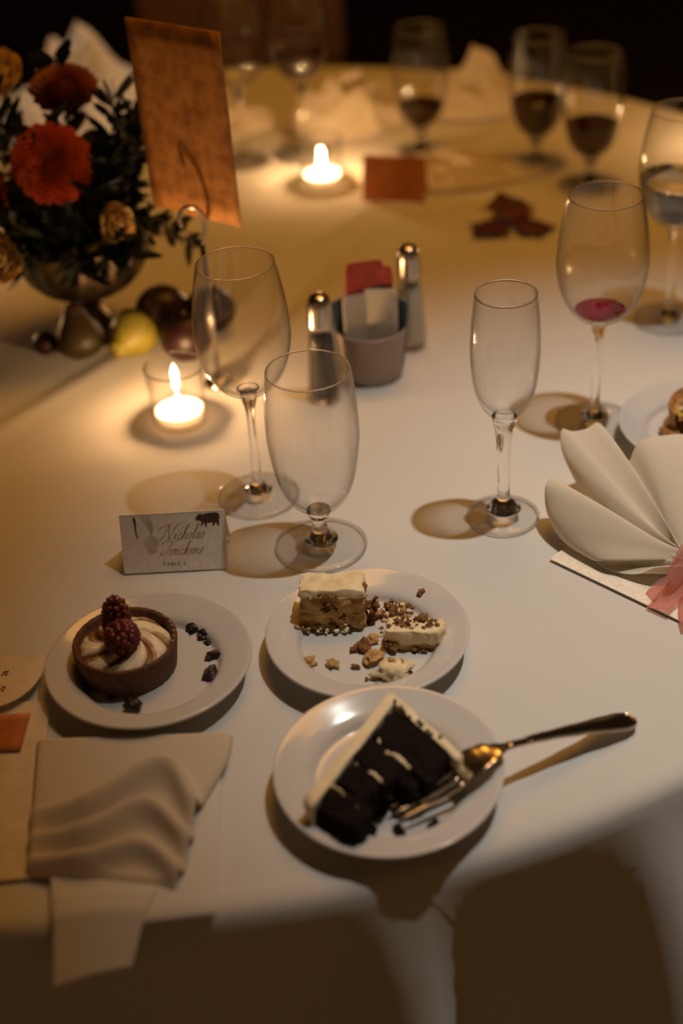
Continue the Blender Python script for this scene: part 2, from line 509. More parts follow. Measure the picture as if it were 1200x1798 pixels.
def tablecloth():
    n, v, f, rows = 288, [], [], []
    rs = [i / 40 * (TR - 0.012) for i in range(1, 41)]
    v.append((TC[0], TC[1], T))
    for r in rs:
        row = []
        for i in range(n):
            a = 2 * pi * i / n
            x, y = TC[0] + r * cos(a), TC[1] + r * sin(a)
            # pressed creases of the folded linen
            z = 0.0
            for (px, py, dx, dy) in ((-0.02, 1.52, 0.62, 0.785), (0.05, 1.62, 0.80, -0.60), (-0.30, 1.05, 0.93, 0.36)):
                d = abs((x - px) * dy - (y - py) * dx)
                z += 0.0016 * math.exp(-(d / 0.012) ** 2)
            row.append(len(v)); v.append((x, y, T - 0.0016 + z * min(1, (TR - r) / 0.2)))
        rows.append(row)
    for (dr, dz) in ((-0.004, 0.001), (0.001, 0.004), (0.004, 0.010), (0.006, 0.02)):
        row = []
        for i in range(n):
            a = 2 * pi * i / n; r = TR + dr
            row.append(len(v)); v.append((TC[0] + r * cos(a), TC[1] + r * sin(a), T - dz))
        rows.append(row)
    for j in range(1, 19):
        s = j / 18; row = []
        for i in range(n):
            a = 2 * pi * i / n
            r = TR + 0.006 + fold(a, s)
            row.append(len(v)); v.append((TC[0] + r * cos(a), TC[1] + r * sin(a), T - 0.02 - s * 0.55))
        rows.append(row)
    for i in range(n): f.append([0, rows[0][i], rows[0][(i + 1) % n]])
    for A, B in zip(rows, rows[1:]):
        for i in range(n): f.append([A[i], B[i], B[(i + 1) % n], A[(i + 1) % n]])
    return v, f
tag(obj('tablecloth', tablecloth(), 'cloth'), 'white linen tablecloth over the whole round table, folds hanging at its edge', 'tablecloth')

# ------------------------------------------------------------------ chairs beyond the table
def chair(label, x, y, rz):
    t = thing('banquet_chair', label, 'chair', (x, y, 0), rz, 'upholstered chairs beyond the table')
    bevel(obj('seat', box(-0.22, 0.22, -0.22, 0.22, 0.42, 0.49), 'mauve', t), 0.025, 3)
    bevel(obj('backrest', move(box(-0.21, 0.21, -0.025, 0.025, 0, 0.42), mtx=Matrix.Translation((0, 0.235, 0.52)) @ Matrix.Rotation(-0.12, 4, 'X')), 'mauve', t), 0.022, 3)
    for sx in (-1, 1):
        obj('leg', tube([(sx * 0.19, -0.19, 0), (sx * 0.19, -0.19, 0.43)], 0.013, 10), 'wood', t)
        obj('leg', tube([(sx * 0.19, 0.25, 0), (sx * 0.19, 0.20, 0.45), (sx * 0.19, 0.24, 0.56)], 0.013, 10), 'wood', t)
    return t
chair('mauve upholstered chair behind the white crumpled napkin and the flowers', -0.82, 2.50, 0.45)
chair('mauve upholstered chair at the dark far edge, behind the tall orange card', -0.14, 2.72, 0.0)

# ------------------------------------------------------------------ glassware
def glass(name, label, x, y, kind, liquid=None, group=None, rz=0.0):
    t = thing(name, label, 'glass', (x, y, T), rz, group)
    if kind == 'wine':
        foot = prof_curve([(0.0, 0.0), (0.031, 0.0), (0.0335, 0.0012), (0.031, 0.0024), (0.018, 0.0042), (0.008, 0.0085), (0.0, 0.010)], 4)
        stem = prof_curve([(0.0, 0.0045), (0.0120, 0.0062), (0.0070, 0.0105), (0.0046, 0.018), (0.0038, 0.035), (0.0036, 0.06), (0.0042, 0.084), (0.0068, 0.097), (0.0055, 0.101), (0.0, 0.102)], 5)
        o = prof_curve([(0.0, 0.0995), (0.009, 0.1010), (0.022, 0.1080), (0.033, 0.1255), (0.0385, 0.1500), (0.0375, 0.1750), (0.0340, 0.1980), (0.0307, 0.2140)], 7)
        th, lim = 0.0010, 0.0032
    elif kind == 'goblet':
        foot = prof_curve([(0.0, 0.0), (0.033, 0.0), (0.0360, 0.0014), (0.033, 0.0028), (0.020, 0.0046), (0.0105, 0.0075), (0.0, 0.009)], 4)
        stem = prof_curve([(0.0, 0.0050), (0.0140, 0.0062), (0.0095, 0.0100), (0.0070, 0.014), (0.0060, 0.019), (0.0060, 0.026), (0.0095, 0.0325), (0.0085, 0.036), (0.0, 0.037)], 5)
        o = prof_curve([(0.0, 0.0345), (0.010, 0.0365), (0.021, 0.0450), (0.030, 0.0640), (0.0352, 0.0950), (0.0358, 0.1150), (0.0345, 0.1400), (0.0322, 0.1600)], 7)
        th, lim = 0.0011, 0.0035
    else:
        foot = prof_curve([(0.0, 0.0), (0.026, 0.0), (0.0287, 0.0015), (0.026, 0.0030), (0.016, 0.0055), (0.009, 0.0115), (0.0, 0.014)], 4)
        stem = prof_curve([(0.0, 0.0060), (0.0140, 0.0072), (0.0110, 0.0120), (0.0080, 0.0170), (0.0054, 0.0215), (0.0049, 0.040), (0.0058, 0.062), (0.0076, 0.082), (0.0098, 0.092), (0.0088, 0.096), (0.0, 0.097)], 5)
        o = prof_curve([(0.0, 0.0945), (0.009, 0.0960), (0.0175, 0.1040), (0.0242, 0.1220), (0.0268, 0.1480), (0.0262, 0.1720), (0.0248, 0.1880), (0.0236, 0.2000)], 7)
        th, lim = 0.0013, 0.0055
    inner, z0 = [], o[0][1]
    for i, (r, z) in enumerate(o):
        q0, q1 = o[max(0, i - 1)], o[min(len(o) - 1, i + 1)]
        d = Vector((q1[0] - q0[0], q1[1] - q0[1])).normalized()
        h = min(1.0, (z - z0) / 0.02)
        tt = lim * (1 - h) + th * h
        inner.append((max(0.0, r - d.y * tt), z + d.x * tt))
    rim = [(o[-1][0] - th * 0.2, o[-1][1] + 0.0005), (inner[-1][0] + th * 0.2, inner[-1][1] + 0.0005)]
    ft = obj('foot', lathe(foot, 56), 'foot', t)
    fr = max(r for r, z in foot) - 0.0006
    obj('foot_rim', tube([(fr * cos(a), fr * sin(a), 0.0013) for a in [2 * pi * k / 64 for k in range(65)]], 0.0011, 8, False), 'stem', ft)
    obj('stem', lathe(stem, 40), 'stem', t)
    obj('bowl', lathe(o + rim + inner[::-1], 64), 'glass', t)
    # the rolled lip of the bowl
    rr = (o[-1][0] + inner[-1][0]) / 2
    zz = o[-1][1]
    lip = tube([(rr * cos(a), rr * sin(a), zz) for a in [2 * pi * k / 64 for k in range(65)]], th * 0.62, 8, False)
    obj('lip', lip, 'stem', t)
    if liquid:
        level, m = liquid
        prof = [(max(0, r - 0.0003), z + 0.0002) for r, z in inner if z < level]
        top = prof[-1]
        obj('drink', lathe(prof + [(top[0] - 0.0008, level), (0, level - 0.0004)], 48), m, t)
    return t

glass('wine_glass', 'empty wine glass with tall stem, right of the near lit candle', -0.069, 1.008, 'wine', (0.1045, 'stem'))
glass('water_goblet', 'empty short-stemmed water goblet right behind the name card and plates', -0.018, 0.930, 'goblet')
glass('champagne_flute', 'empty champagne flute standing alone in the middle of the cloth', 0.132, 0.954, 'flute')
glass('wine_glass', 'wine glass with a little red wine left, beside the champagne flute', 0.232, 1.092, 'wine', (0.1115, 'dregs'))
glass('wine_glass', 'wine glass of clear water cut off by the right edge of the photo', 0.341, 1.279, 'wine', (0.150, 'stem'))
glass('water_goblet', 'blurred goblet of dark drink at the back right, left one of the pair', 0.274, 1.719, 'goblet', (0.085, 'wine'))
glass('water_goblet', 'blurred goblet of red wine at the back right, nearer one of the pair', 0.327, 1.640, 'goblet', (0.078, 'wine'))
glass('water_goblet', 'blurred goblet with dark drink behind the small orange place card', 0.135, 1.783, 'goblet', (0.066, 'wine'))
glass('wine_glass', 'blurred glass of red wine behind the far lit candle', -0.016, 1.800, 'wine', (0.137, 'wine'))
glass('wine_glass', 'blurred empty wine glass just right of the tall orange card', -0.096, 1.793, 'wine')
glass('water_goblet', 'blurred glass at the top left edge beside the white crumpled napkin', -0.490, 1.930, 'goblet', (0.11, 'stem'))

# ------------------------------------------------------------------ candles
def votive(label, x, y):
    t = thing('votive_candle', label, 'candle', (x, y, T), 0, 'lit candles in glass cups')
    prof = [(0, 0), (0.024, 0), (0.0256, 0.0012), (0.0262, 0.03), (0.0275, 0.0575), (0.0272, 0.0588), (0.0262, 0.0586), (0.0256, 0.0575), (0.0240, 0.03), (0.0230, 0.0065), (0.0215, 0.005), (0, 0.005)]
    obj('glass_cup', lathe(prof, 56), 'votive', t)
    obj('wax', lathe([(0, 0.0056), (0.0205, 0.0056), (0.0224, 0.0075), (0.0228, 0.0128), (0.0222, 0.0136), (0.0214, 0.0131), (0.0206, 0.0100), (0.012, 0.0092), (0, 0.0090)], 48), 'wax', t)
    obj('wick', tube([(0, 0, 0.0090), (0.0002, 0, 0.011), (0.0003, 0, 0.0180)], 0.0006, 6), 'wick', t)
    obj('lip', tube([(0.0267 * cos(a), 0.0267 * sin(a), 0.0582) for a in [2 * pi * k / 56 for k in range(57)]], 0.0011, 8, False), 'stem', t)
    fl = [(0.0, 0.0175), (0.0022, 0.0185), (0.0034, 0.0208), (0.0032, 0.0236), (0.0017, 0.0266), (0.0, 0.0290)]
    obj('flame', lathe(prof_curve(fl, 3), 16), 'flame', t)
    return t
votive('lit candle in glass cup beside the empty wine glass', -0.143, 1.140)
votive('blurred lit candle in glass cup beside the small orange place card', 0.004, 1.702)
votive('lit candle in glass cup beyond the left edge, behind the flower bowl', -0.475, 1.520)
votive('lit candle in glass cup beyond the right edge, beside the goblets', 0.530, 1.700)

# ------------------------------------------------------------------ plates
PLATE = prof_curve([(0.0, 0.0030), (0.038, 0.0030), (0.0405, 0.0), (0.0435, 0.0), (0.0455, 0.0032), (0.053, 0.0068), (0.064, 0.0118), (0.0715, 0.0152), (0.0738, 0.0170), (0.0735, 0.0186), (0.0715, 0.0186), (0.063, 0.0158), (0.0545, 0.0128), (0.0510, 0.0105), (0.0485, 0.0072), (0.0455, 0.0062), (0.030, 0.0060), (0.0, 0.0060)], 4)
_plate_me = mesh_data('dessert_plate', *lathe(PLATE, 80), 'china')
def plate(label, x, y, z=T, rx=0.0):
    o = bpy.data.objects.new('dessert_plate', _plate_me)
    COL.objects.link(o)
    o.location = (x, y, z); o.rotation_euler = (rx, 0, 0)
    return tag(o, label, 'plate', 'white dessert plates')
plate('white dessert plate under the round chocolate tart', -0.144, 0.783)
plate('white dessert plate with broken pieces of yellow cake', 0.013, 0.797)
TILT = radians(2.4)
P3 = Matrix.Translation((0.019, 0.657, T + 0.0445 * sin(TILT))) @ Matrix.Rotation(TILT, 4, 'X')
plate('white dessert plate holding the chocolate cake slice and the fork', 0.019, 0.657, T + 0.0445 * sin(TILT), TILT)
plate('white dessert plate cut off by the right edge, with the bitten golden tart', 0.320, 1.050)
PZ = T + 0.0062               # the well of a plate

# ------------------------------------------------------------------ chocolate tart with cream and berries
def swirl(R, z0, seed=0, h=0.009, lobes=7, a0=0.0, a1=2 * pi):
    """piped cream rosette, returns mesh and a toast value per vertex"""
    nr, na = 26, 150
    v, f, tv = [], [], []
    for j in range(nr + 1):
        r = j / nr
        for i in range(na + 1):
            a = a0 + (a1 - a0) * i / na
            ph = (a * lobes / (2 * pi) + 1.25 * r + 0.12 * sin(3 * a + seed)) % 1.0
            rid = (ph ** 0.6) * (1 - max(0, ph - 0.86) / 0.14)
            fine = 0.5 + 0.5 * sin(ph * 24 + r * 5)
            z = z0 + h * (1 - r ** 3) * (0.45 + 0.75 * rid) + 0.0008 * fine * rid
            if r > 0.93: z -= (r - 0.93) * 0.02
            k = 1.0 + 0.03 * sin(lobes * a + seed)
            v.append(Vector((R * r * k * cos(a), R * r * k * sin(a), z)))
            tv.append(max(0, 0.85 - 1.15 * rid) + 0.22 * (1 - fine) * (0.4 + r * 0.6))
    for j in range(nr):
        for i in range(na):
            q = j * (na + 1) + i
            f.append([q, q + 1, q + na + 2, q + na + 1])
    return v, f, tv

def put_toast(o, tv):
    at = o.data.attributes.new('toast', 'FLOAT', 'POINT')
    at.data.foreach_set('value', tv)

tart = thing('chocolate_tart', 'round chocolate tart topped with cream swirls on the leftmost plate', 'tart', (-0.160, 0.789, PZ))
flute = lambda a, z: 1.0 + (0.010 * abs(sin(15 * a)) + 0.004 * noise.noise(Vector((cos(a) * 3, sin(a) * 3, z * 90))))
crust_p = [(0, 0), (0.0335, 0), (0.0345, 0.001), (0.0370, 0.021), (0.0372, 0.0235), (0.0362, 0.0248), (0.0342, 0.0244), (0.0330, 0.0225), (0.0328, 0.017), (0, 0.017)]
obj('crust', lathe(crust_p, 120, flute), 'crust', tart)
sv, sf, stv = swirl(0.0325, 0.0185, 0.4, 0.0095)
so = obj('cream_swirl', (sv, sf), 'toast', tart); put_toast(so, stv)
rnd = random.Random(5)
for k in range(9):
    a = -0.2 + k * 0.16 + rnd.uniform(-0.05, 0.05)
    obj('sugar_pearl', blob((0.0352 * cos(a), 0.0352 * sin(a), 0.0252), (0.0007,) * 3, k, 0.1, sub=1), 'icing', tart)

def raspberry(label, loc, R, H, tilt, rz):
    parts = []
    rows = 6
    for j in range(rows):
        t = j / (rows - 1)
        z = H * t; r = R * math.sqrt(max(0.05, 1 - (t * 0.97) ** 2.2)) * 0.80
        n = max(1, int(round(2 * pi * r / (R * 0.46))))
        for k in range(n):
            a = 2 * pi * (k + 0.5 * (j % 2)) / n
            parts.append(blob((r * cos(a), r * sin(a), z), (R * 0.31,) * 3, j * 20 + k, 0.06, sub=1))
    parts.append(blob((0, 0, H * 0.45), (R * 0.75, R * 0.75, H * 0.6), 1, 0.05, sub=2))
    o = obj('raspberry', join(*parts), 'berry')
    o.location = loc
    o.rotation_euler = (tilt, 0, rz)
    return tag(o, label, 'raspberry', 'raspberries on the chocolate tart')
raspberry('raspberry standing upright at the back of the chocolate tart', (-0.166, 0.803, PZ + 0.0290), 0.0104, 0.022, 0.10, 0.5)
raspberry('rounder raspberry lying in front on the chocolate tart', (-0.160, 0.782, PZ + 0.0325), 0.0125, 0.015, 1.05, 0.15)

def shard(label, x, y, s, seed, z=PZ, m='shard', group='chocolate shards around the tart', name='chocolate_shard', cat='chocolate', flat=0.55):
    o = obj(name, blob((0, 0, 0), (s * 1.25, s, s * flat * 1.3), seed, 0.75, 1.6, 2, -s * flat * 0.8), m, smooth=False)
    o.location = (x, y, z + s * flat * 0.8); o.rotation_euler = (0, 0, seed * 1.3)
    return tag(o, label, cat, group)
for i, (x, y, s, l) in enumerate((
        (-0.1155, 0.8240, 0.0046, 'largest chocolate shard at the far right of the tart plate'),
        (-0.1075, 0.8160, 0.0042, 'chocolate shard just below the largest one right of the tart'),
        (-0.1040, 0.8080, 0.0026, 'tiny chocolate shard third down right of the tart'),
        (-0.0990, 0.7920, 0.0042, 'chocolate shard nearest the right rim of the tart plate'),
        (-0.1008, 0.7720, 0.0050, 'lowest chocolate shard on the right of the tart plate'),
        (-0.1875, 0.7650, 0.0038, 'chocolate shard against the left front of the tart crust'),
        (-0.1690, 0.7537, 0.0024, 'tiny chocolate shard in front of the tart'),
        (-0.1530, 0.7430, 0.0056, 'elongated chocolate shard on the front rim of the tart plate'))):
    shard(l, x, y, s, i + 2, PZ + (0.0005 if i < 7 else 0.002))

# ------------------------------------------------------------------ broken yellow cake
ck = thing('yellow_cake_block', 'upright block of yellow cake with cream top, far left on its plate', 'cake', (-0.011, 0.823, PZ), -0.03)
obj('sponge', nbox((-0.024, -0.010, 0.0006), (0.047, -0.002, 0), (0.002, 0.022, 0), (0, 0.003, 0.0300), 14, 0.0036, 3), 'sponge', ck)
obj('icing', nbox((-0.0245, -0.0085, 0.0295), (0.0475, -0.002, 0), (0.002, 0.022, 0), (0, 0.001, 0.0065), 14, 0.0022, 4), 'icing', ck)
rnd = random.Random(12)
def cluster(name, c, spread, n, s, m, parent, seed=0):
    r = random.Random(seed); ps = []
    for k in range(n):
        p = [c[i] + r.gauss(0, spread[i]) for i in range(3)]
        q = s * r.uniform(0.5, 1.3)
        ps.append(blob(p, (q, q, q * 0.8), seed * 40 + k, 0.6, 2.0, 1))
    return obj(name, join(*ps), m, parent, smooth=False)
cluster('crumb_patch', (0.008, -0.010, 0.010), (0.0045, 0.001, 0.004), 26, 0.0020, 'crumb', ck, 3)
cluster('crumb_patch', (-0.004, -0.010, 0.022), (0.0035, 0.0008, 0.0025), 16, 0.0016, 'crumb', ck, 4)
cluster('crumb_patch', (-0.008, -0.0095, 0.031), (0.004, 0.0006, 0.001), 9, 0.0014, 'crumb', ck, 5)
cluster('crumb_patch', (0.027, 0.000, 0.012), (0.003, 0.003, 0.007), 34, 0.0024, 'crumb', ck, 6)
cluster('crumb_patch', (-0.020, -0.011, 0.004), (0.006, 0.002, 0.002), 18, 0.0020, 'crumb_gold', ck, 7)
cluster('crumb_patch', (0.000, -0.013, 0.003), (0.008, 0.0015, 0.0012), 16, 0.0018, 'icing', ck, 8)

ck2 = thing('cream_cake_piece', 'smaller lying cake piece with cream and brown crumbs, right on its plate', 'cake', (0.045, 0.793, PZ), -0.16)
obj('sponge', nbox((-0.020, -0.009, 0.0004), (0.041, 0.0, 0), (0.004, 0.020, 0), (0, 0.001, 0.0085), 10, 0.0026, 8), 'sponge', ck2)
obj('icing', nbox((-0.0195, -0.0095, 0.006), (0.0405, 0.0, 0), (0.004, 0.020, 0), (0, 0.001, 0.0105), 12, 0.0030, 9), 'icing', ck2)
for k, (x, y, s) in enumerate(((-0.008, 0.004, 16), (0.006, 0.006, 18), (0.012, 0.001, 14), (0.0, 0.0, 9))):
    cluster('crumb_patch', (x, y, 0.0172), (0.004, 0.003, 0.0012), s, 0.0018, 'crumb', ck2, 20 + k)
cluster('crumb_patch', (-0.015, -0.009, 0.004), (0.003, 0.002, 0.002), 18, 0.0022, 'crumb', ck2, 27)
cluster('crumb_patch', (-0.017, 0.004, 0.013), (0.002, 0.003, 0.002), 12, 0.0022, 'icing', ck2, 28)
cluster('crumb_patch', (0.010, -0.0098, 0.002), (0.010, 0.001, 0.001), 20, 0.0014, 'crumb', ck2, 29)

mound = thing('crumb_heap', 'heap of brown cake crumbs between the two yellow cake pieces', 'crumbs', (0.031, 0.826, PZ))
for k, m in enumerate(('crumb', 'crumb_gold', 'icing')):
    cluster('crumbs', (0.001 * k, 0, 0.004), (0.0065, 0.005, 0.003), (34, 26, 12)[k], 0.0023, m, mound, 40 + k)['kind'] = 'stuff'

lump = thing('cream_lump', 'lump of smeared cream at the front of the yellow cake plate', 'cream', (0.0285, 0.7600, PZ))
obj('cream', blob((0, 0, 0.004), (0.0135, 0.0085, 0.0065), 5, 0.55, 2.2, 3, -0.0038), 'icing', lump)
cluster('crumb_patch', (0.002, 0.004, 0.0085), (0.003, 0.002, 0.001), 10, 0.0018, 'crumb_gold', lump, 50)
cluster('crumb_patch', (-0.010, -0.005, 0.001), (0.004, 0.0015, 0.0005), 12, 0.0012, 'crumb', lump, 51)
cluster('crumb_patch', (0.010, -0.001, 0.002), (0.003, 0.003, 0.001), 8, 0.0013, 'crumb', lump, 52)
for i, (x, y, s, m, l) in enumerate((
        (-0.0294, 0.7775, 0.0040, 'crumb_gold', 'golden crumb farthest left on the yellow cake plate'),
        (-0.0133, 0.7740, 0.0042, 'crumb_gold', 'golden crumb second from the left on the yellow cake plate'),
        (0.0153, 0.7755, 0.0062, 'crumb_gold', 'largest golden crumb just behind the smeared cream lump'),
        (0.0099, 0.7900, 0.0052, 'crumb', 'flaky brown crumb in the middle of the yellow cake plate'),
        (0.0030, 0.7885, 0.0032, 'crumb', 'small brown crumb left of the flaky one'),
        (0.0170, 0.7985, 0.0040, 'crumb_gold', 'pale crumb touching the left end of the lying cake piece'),
        (0.0028, 0.7695, 0.0024, 'crumb', 'small reddish crumb left of the cream lump'),
        (0.0555, 0.8400, 0.0030, 'crumb', 'lone brown crumb on the far right rim of the yellow cake plate'))):
    shard(l, x, y, s, i + 30, PZ + (0.0075 if i == 7 else 0.0), m, 'loose crumbs on the yellow cake plate', 'cake_crumb', 'crumb', 0.6)

# ------------------------------------------------------------------ chocolate layer cake slice
cs = thing('chocolate_cake_slice', 'slice of dark chocolate layer cake with cream frosting, lying on its side', 'cake', (0, 0, 0))
cs.matrix_world = P3 @ Matrix.Translation((0, 0, 0.0062))
A = Vector((0.005, 0.052, 0))
U = Vector((-0.058, -0.088, 0)); UL = U.length; U.normalize()
V = Vector((0.0410, -0.060, 0)); VL = V.length; V.normalize()
HT = 0.027
def slab(u0, u1, v0, v1, z0, z1, m, name, amp, seed, n=9, rd=0.18, shear=0.0):
    return obj(name, nbox(A + U * u0 + V * v0 + Vector((0, 0, z0)), U * (u1 - u0), V * (v1 - v0) + U * shear, (0, 0, z1 - z0), n, amp, seed, 200, rd), m, cs)
slab(0.0, UL + 0.002, 0.000, 0.0085, 0.0, HT + 0.001, 'frosting', 'side_frosting', 0.0009, 1, 12, 0.06)
slab(0.0, 0.0060, 0.001, VL + 0.002, 0.0, HT + 0.0015, 'frosting', 'top_frosting', 0.0012, 2, 12, 0.08)
for k, (u0, u1, v1, z1, sh) in enumerate(((0.0062, 0.034, 0.066, HT, 0), (0.0350, 0.058, 0.043, HT, 0), (0.0590, 0.080, 0.038, HT - 0.001, -0.005), (0.0810, 0.104, 0.044, HT - 0.002, -0.010))):
    slab(u0, u1, 0.0078, v1, 0.0, z1, 'choc', 'sponge_layer', 0.0034, 11 + k, 14, 0.22, sh)
for k, (u0, v0, v1) in enumerate(((0.0338, 0.016, 0.046), (0.0572, 0.012, 0.036), (0.0810, 0.010, 0.030))):
    slab(u0, u0 + 0.0018, v0, v1, 0.002, HT + 0.0002, 'frosting', 'cream_layer', 0.0036, 31 + k, 10, 0.1)
obj('broken_sponge', blob(A + U * 0.0385 + V * 0.0500 + Vector((0, 0, 0.011)), (0.0090, 0.0110, 0.012), 9, 0.5, 2.4, 3, -0.0095), 'choc', cs)
rnd = random.Random(3)
for k in range(9):
    vv = 0.010 + 0.050 * k / 9 + rnd.uniform(-0.002, 0.002)
    obj('chocolate_speck', blob(A + U * rnd.uniform(0.002, 0.006) + V * vv + Vector((0, 0, HT + 0.002)), (rnd.uniform(0.001, 0.0018),) * 3, k, 0.5, sub=1), 'choc', cs)

for i, (x, y, s, l) in enumerate((
        (0.0035, -0.0440, 0.0030, 'chocolate crumb at the front of the cake plate, left one of two'),
        (0.0245, -0.0440, 0.0042, 'chocolate crumb at the front of the cake plate, right one of two'),
        (0.0200, -0.0200, 0.0040, 'chocolate crumb beside the fork tines'),
        (-0.0050, -0.0185, 0.0046, 'chocolate crumb in front of the bitten cake edge'))):
    p = P3 @ Vector((x, y, 0.0062))
    shard(l, p.x, p.y, s, i + 60, p.z, 'choc', 'chocolate crumbs beside the cake slice', 'chocolate_crumb', 'crumb', 0.7)
for i, (x, y, l) in enumerate(((0.001, -0.008, 'cream smear left where the cake slice was bitten'), (0.012, -0.002, 'smaller cream smear under the broken cake edge'))):
    p = P3 @ Vector((x, y, 0.0062))
    o = obj('cream_smear', blob((0, 0, 0), (0.009 - 0.003 * i, 0.006, 0.0035), 70 + i, 0.6, 2.2, 2, -0.001), 'frosting')
    o.location = (p.x, p.y, p.z + 0.001)
    tag(o, l, 'cream', 'cream smears beside the cake slice')

# ------------------------------------------------------------------ fork
fk = thing('dessert_fork', 'silver dessert fork resting on the rim of the chocolate cake plate', 'fork', (0.1875, 0.7025, T))
FD = Vector((0.022, 0.6235, 0)) - Vector((0.1875, 0.7025, 0)); FLEN = FD.length; FD.normalize()
FS = Vector((-FD.y, FD.x, 0))
_zs = [(0.0, 0.0030), (0.012, 0.0055), (0.035, 0.0125), (0.065, 0.0205), (0.095, 0.0275), (0.110, 0.0300), (0.124, 0.0275), (0.140, 0.0220), (0.160, 0.0175), (0.1855, 0.0165)]
_ws = [(0.0, 0.0018), (0.0015, 0.0050), (0.005, 0.0080), (0.012, 0.0092), (0.022, 0.0084), (0.045, 0.0056), (0.070, 0.0038), (0.092, 0.0030), (0.102, 0.0034), (0.110, 0.0060), (0.118, 0.0098), (0.128, 0.0114), (0.140, 0.0116)]
def lerp_tab(tab, s):
    for (a, b), (c, d) in zip(tab, tab[1:]):
        if s <= c:
            k = (s - a) / (c - a) if c > a else 0
            k = k * k * (3 - 2 * k) if tab is _ws else k
            return b + (d - b) * k
    return tab[-1][1]
fz = lambda s: lerp_tab(_zs, s) * 0.5 + 0.25 * (lerp_tab(_zs, max(0, s - 0.006)) + lerp_tab(_zs, min(0.1855, s + 0.006)))
def fork_body(s0, s1, n, edge=0.0):
    v, f, K = [], [], 12
    for i in range(n + 1):
        s = s0 + (s1 - s0) * i / n
        w = lerp_tab(_ws, s); th = 0.0013 if s > 0.1 else 0.0017
        cup = 0.0022 * max(0, min(1, (s - 0.102) / 0.012))
        for k in range(K):
            a = 2 * pi * k / K
            x = w * cos(a); z = th * sin(a) + cup * (x / 0.0116) ** 2
            if edge and sin(a) > 0.3 and abs(cos(a)) < 0.75: z -= edge
            p = FD * s + FS * x
            v.append(Vector((p.x, p.y, fz(s) + z)))
    for i in range(n):
        for k in range(K):
            f.append([i * K + k, i * K + (k + 1) % K, (i + 1) * K + (k + 1) % K, (i + 1) * K + k])
    f.append(list(range(K))[::-1]); f.append([n * K + k for k in range(K)])
    return v, f
obj('handle', fork_body(0.0, 0.100, 60, 0.0005), 'silver', fk)
obj('head', fork_body(0.098, 0.142, 36), 'silver', fk)
def rim_line(sgn):
    pts = []
    for i in range(40):
        s = 0.0016 + 0.085 * i / 39
        p = FD * s + FS * (sgn * lerp_tab(_ws, s) * 0.86)
        pts.append((p.x, p.y, fz(s) + 0.0011))
    return pts
obj('raised_edge', tube(rim_line(-1)[::-1] + rim_line(1), 0.0006, 6), 'silver', fk)
for k in range(4):
    x = -0.0099 + 0.0066 * k
    pts = []
    for i in range(14):
        s = 0.139 + 0.0465 * i / 13
        p = FD * s + FS * (x * (1 - 0.06 * i / 13))
        pts.append((p.x, p.y, fz(s) + 0.0016 * (x / 0.0099) ** 2 * (1 - i / 13)))
    obj('tine', tube(pts, lambda t: 0.0017 - 0.0009 * t ** 2, 8), 'silver', fk)

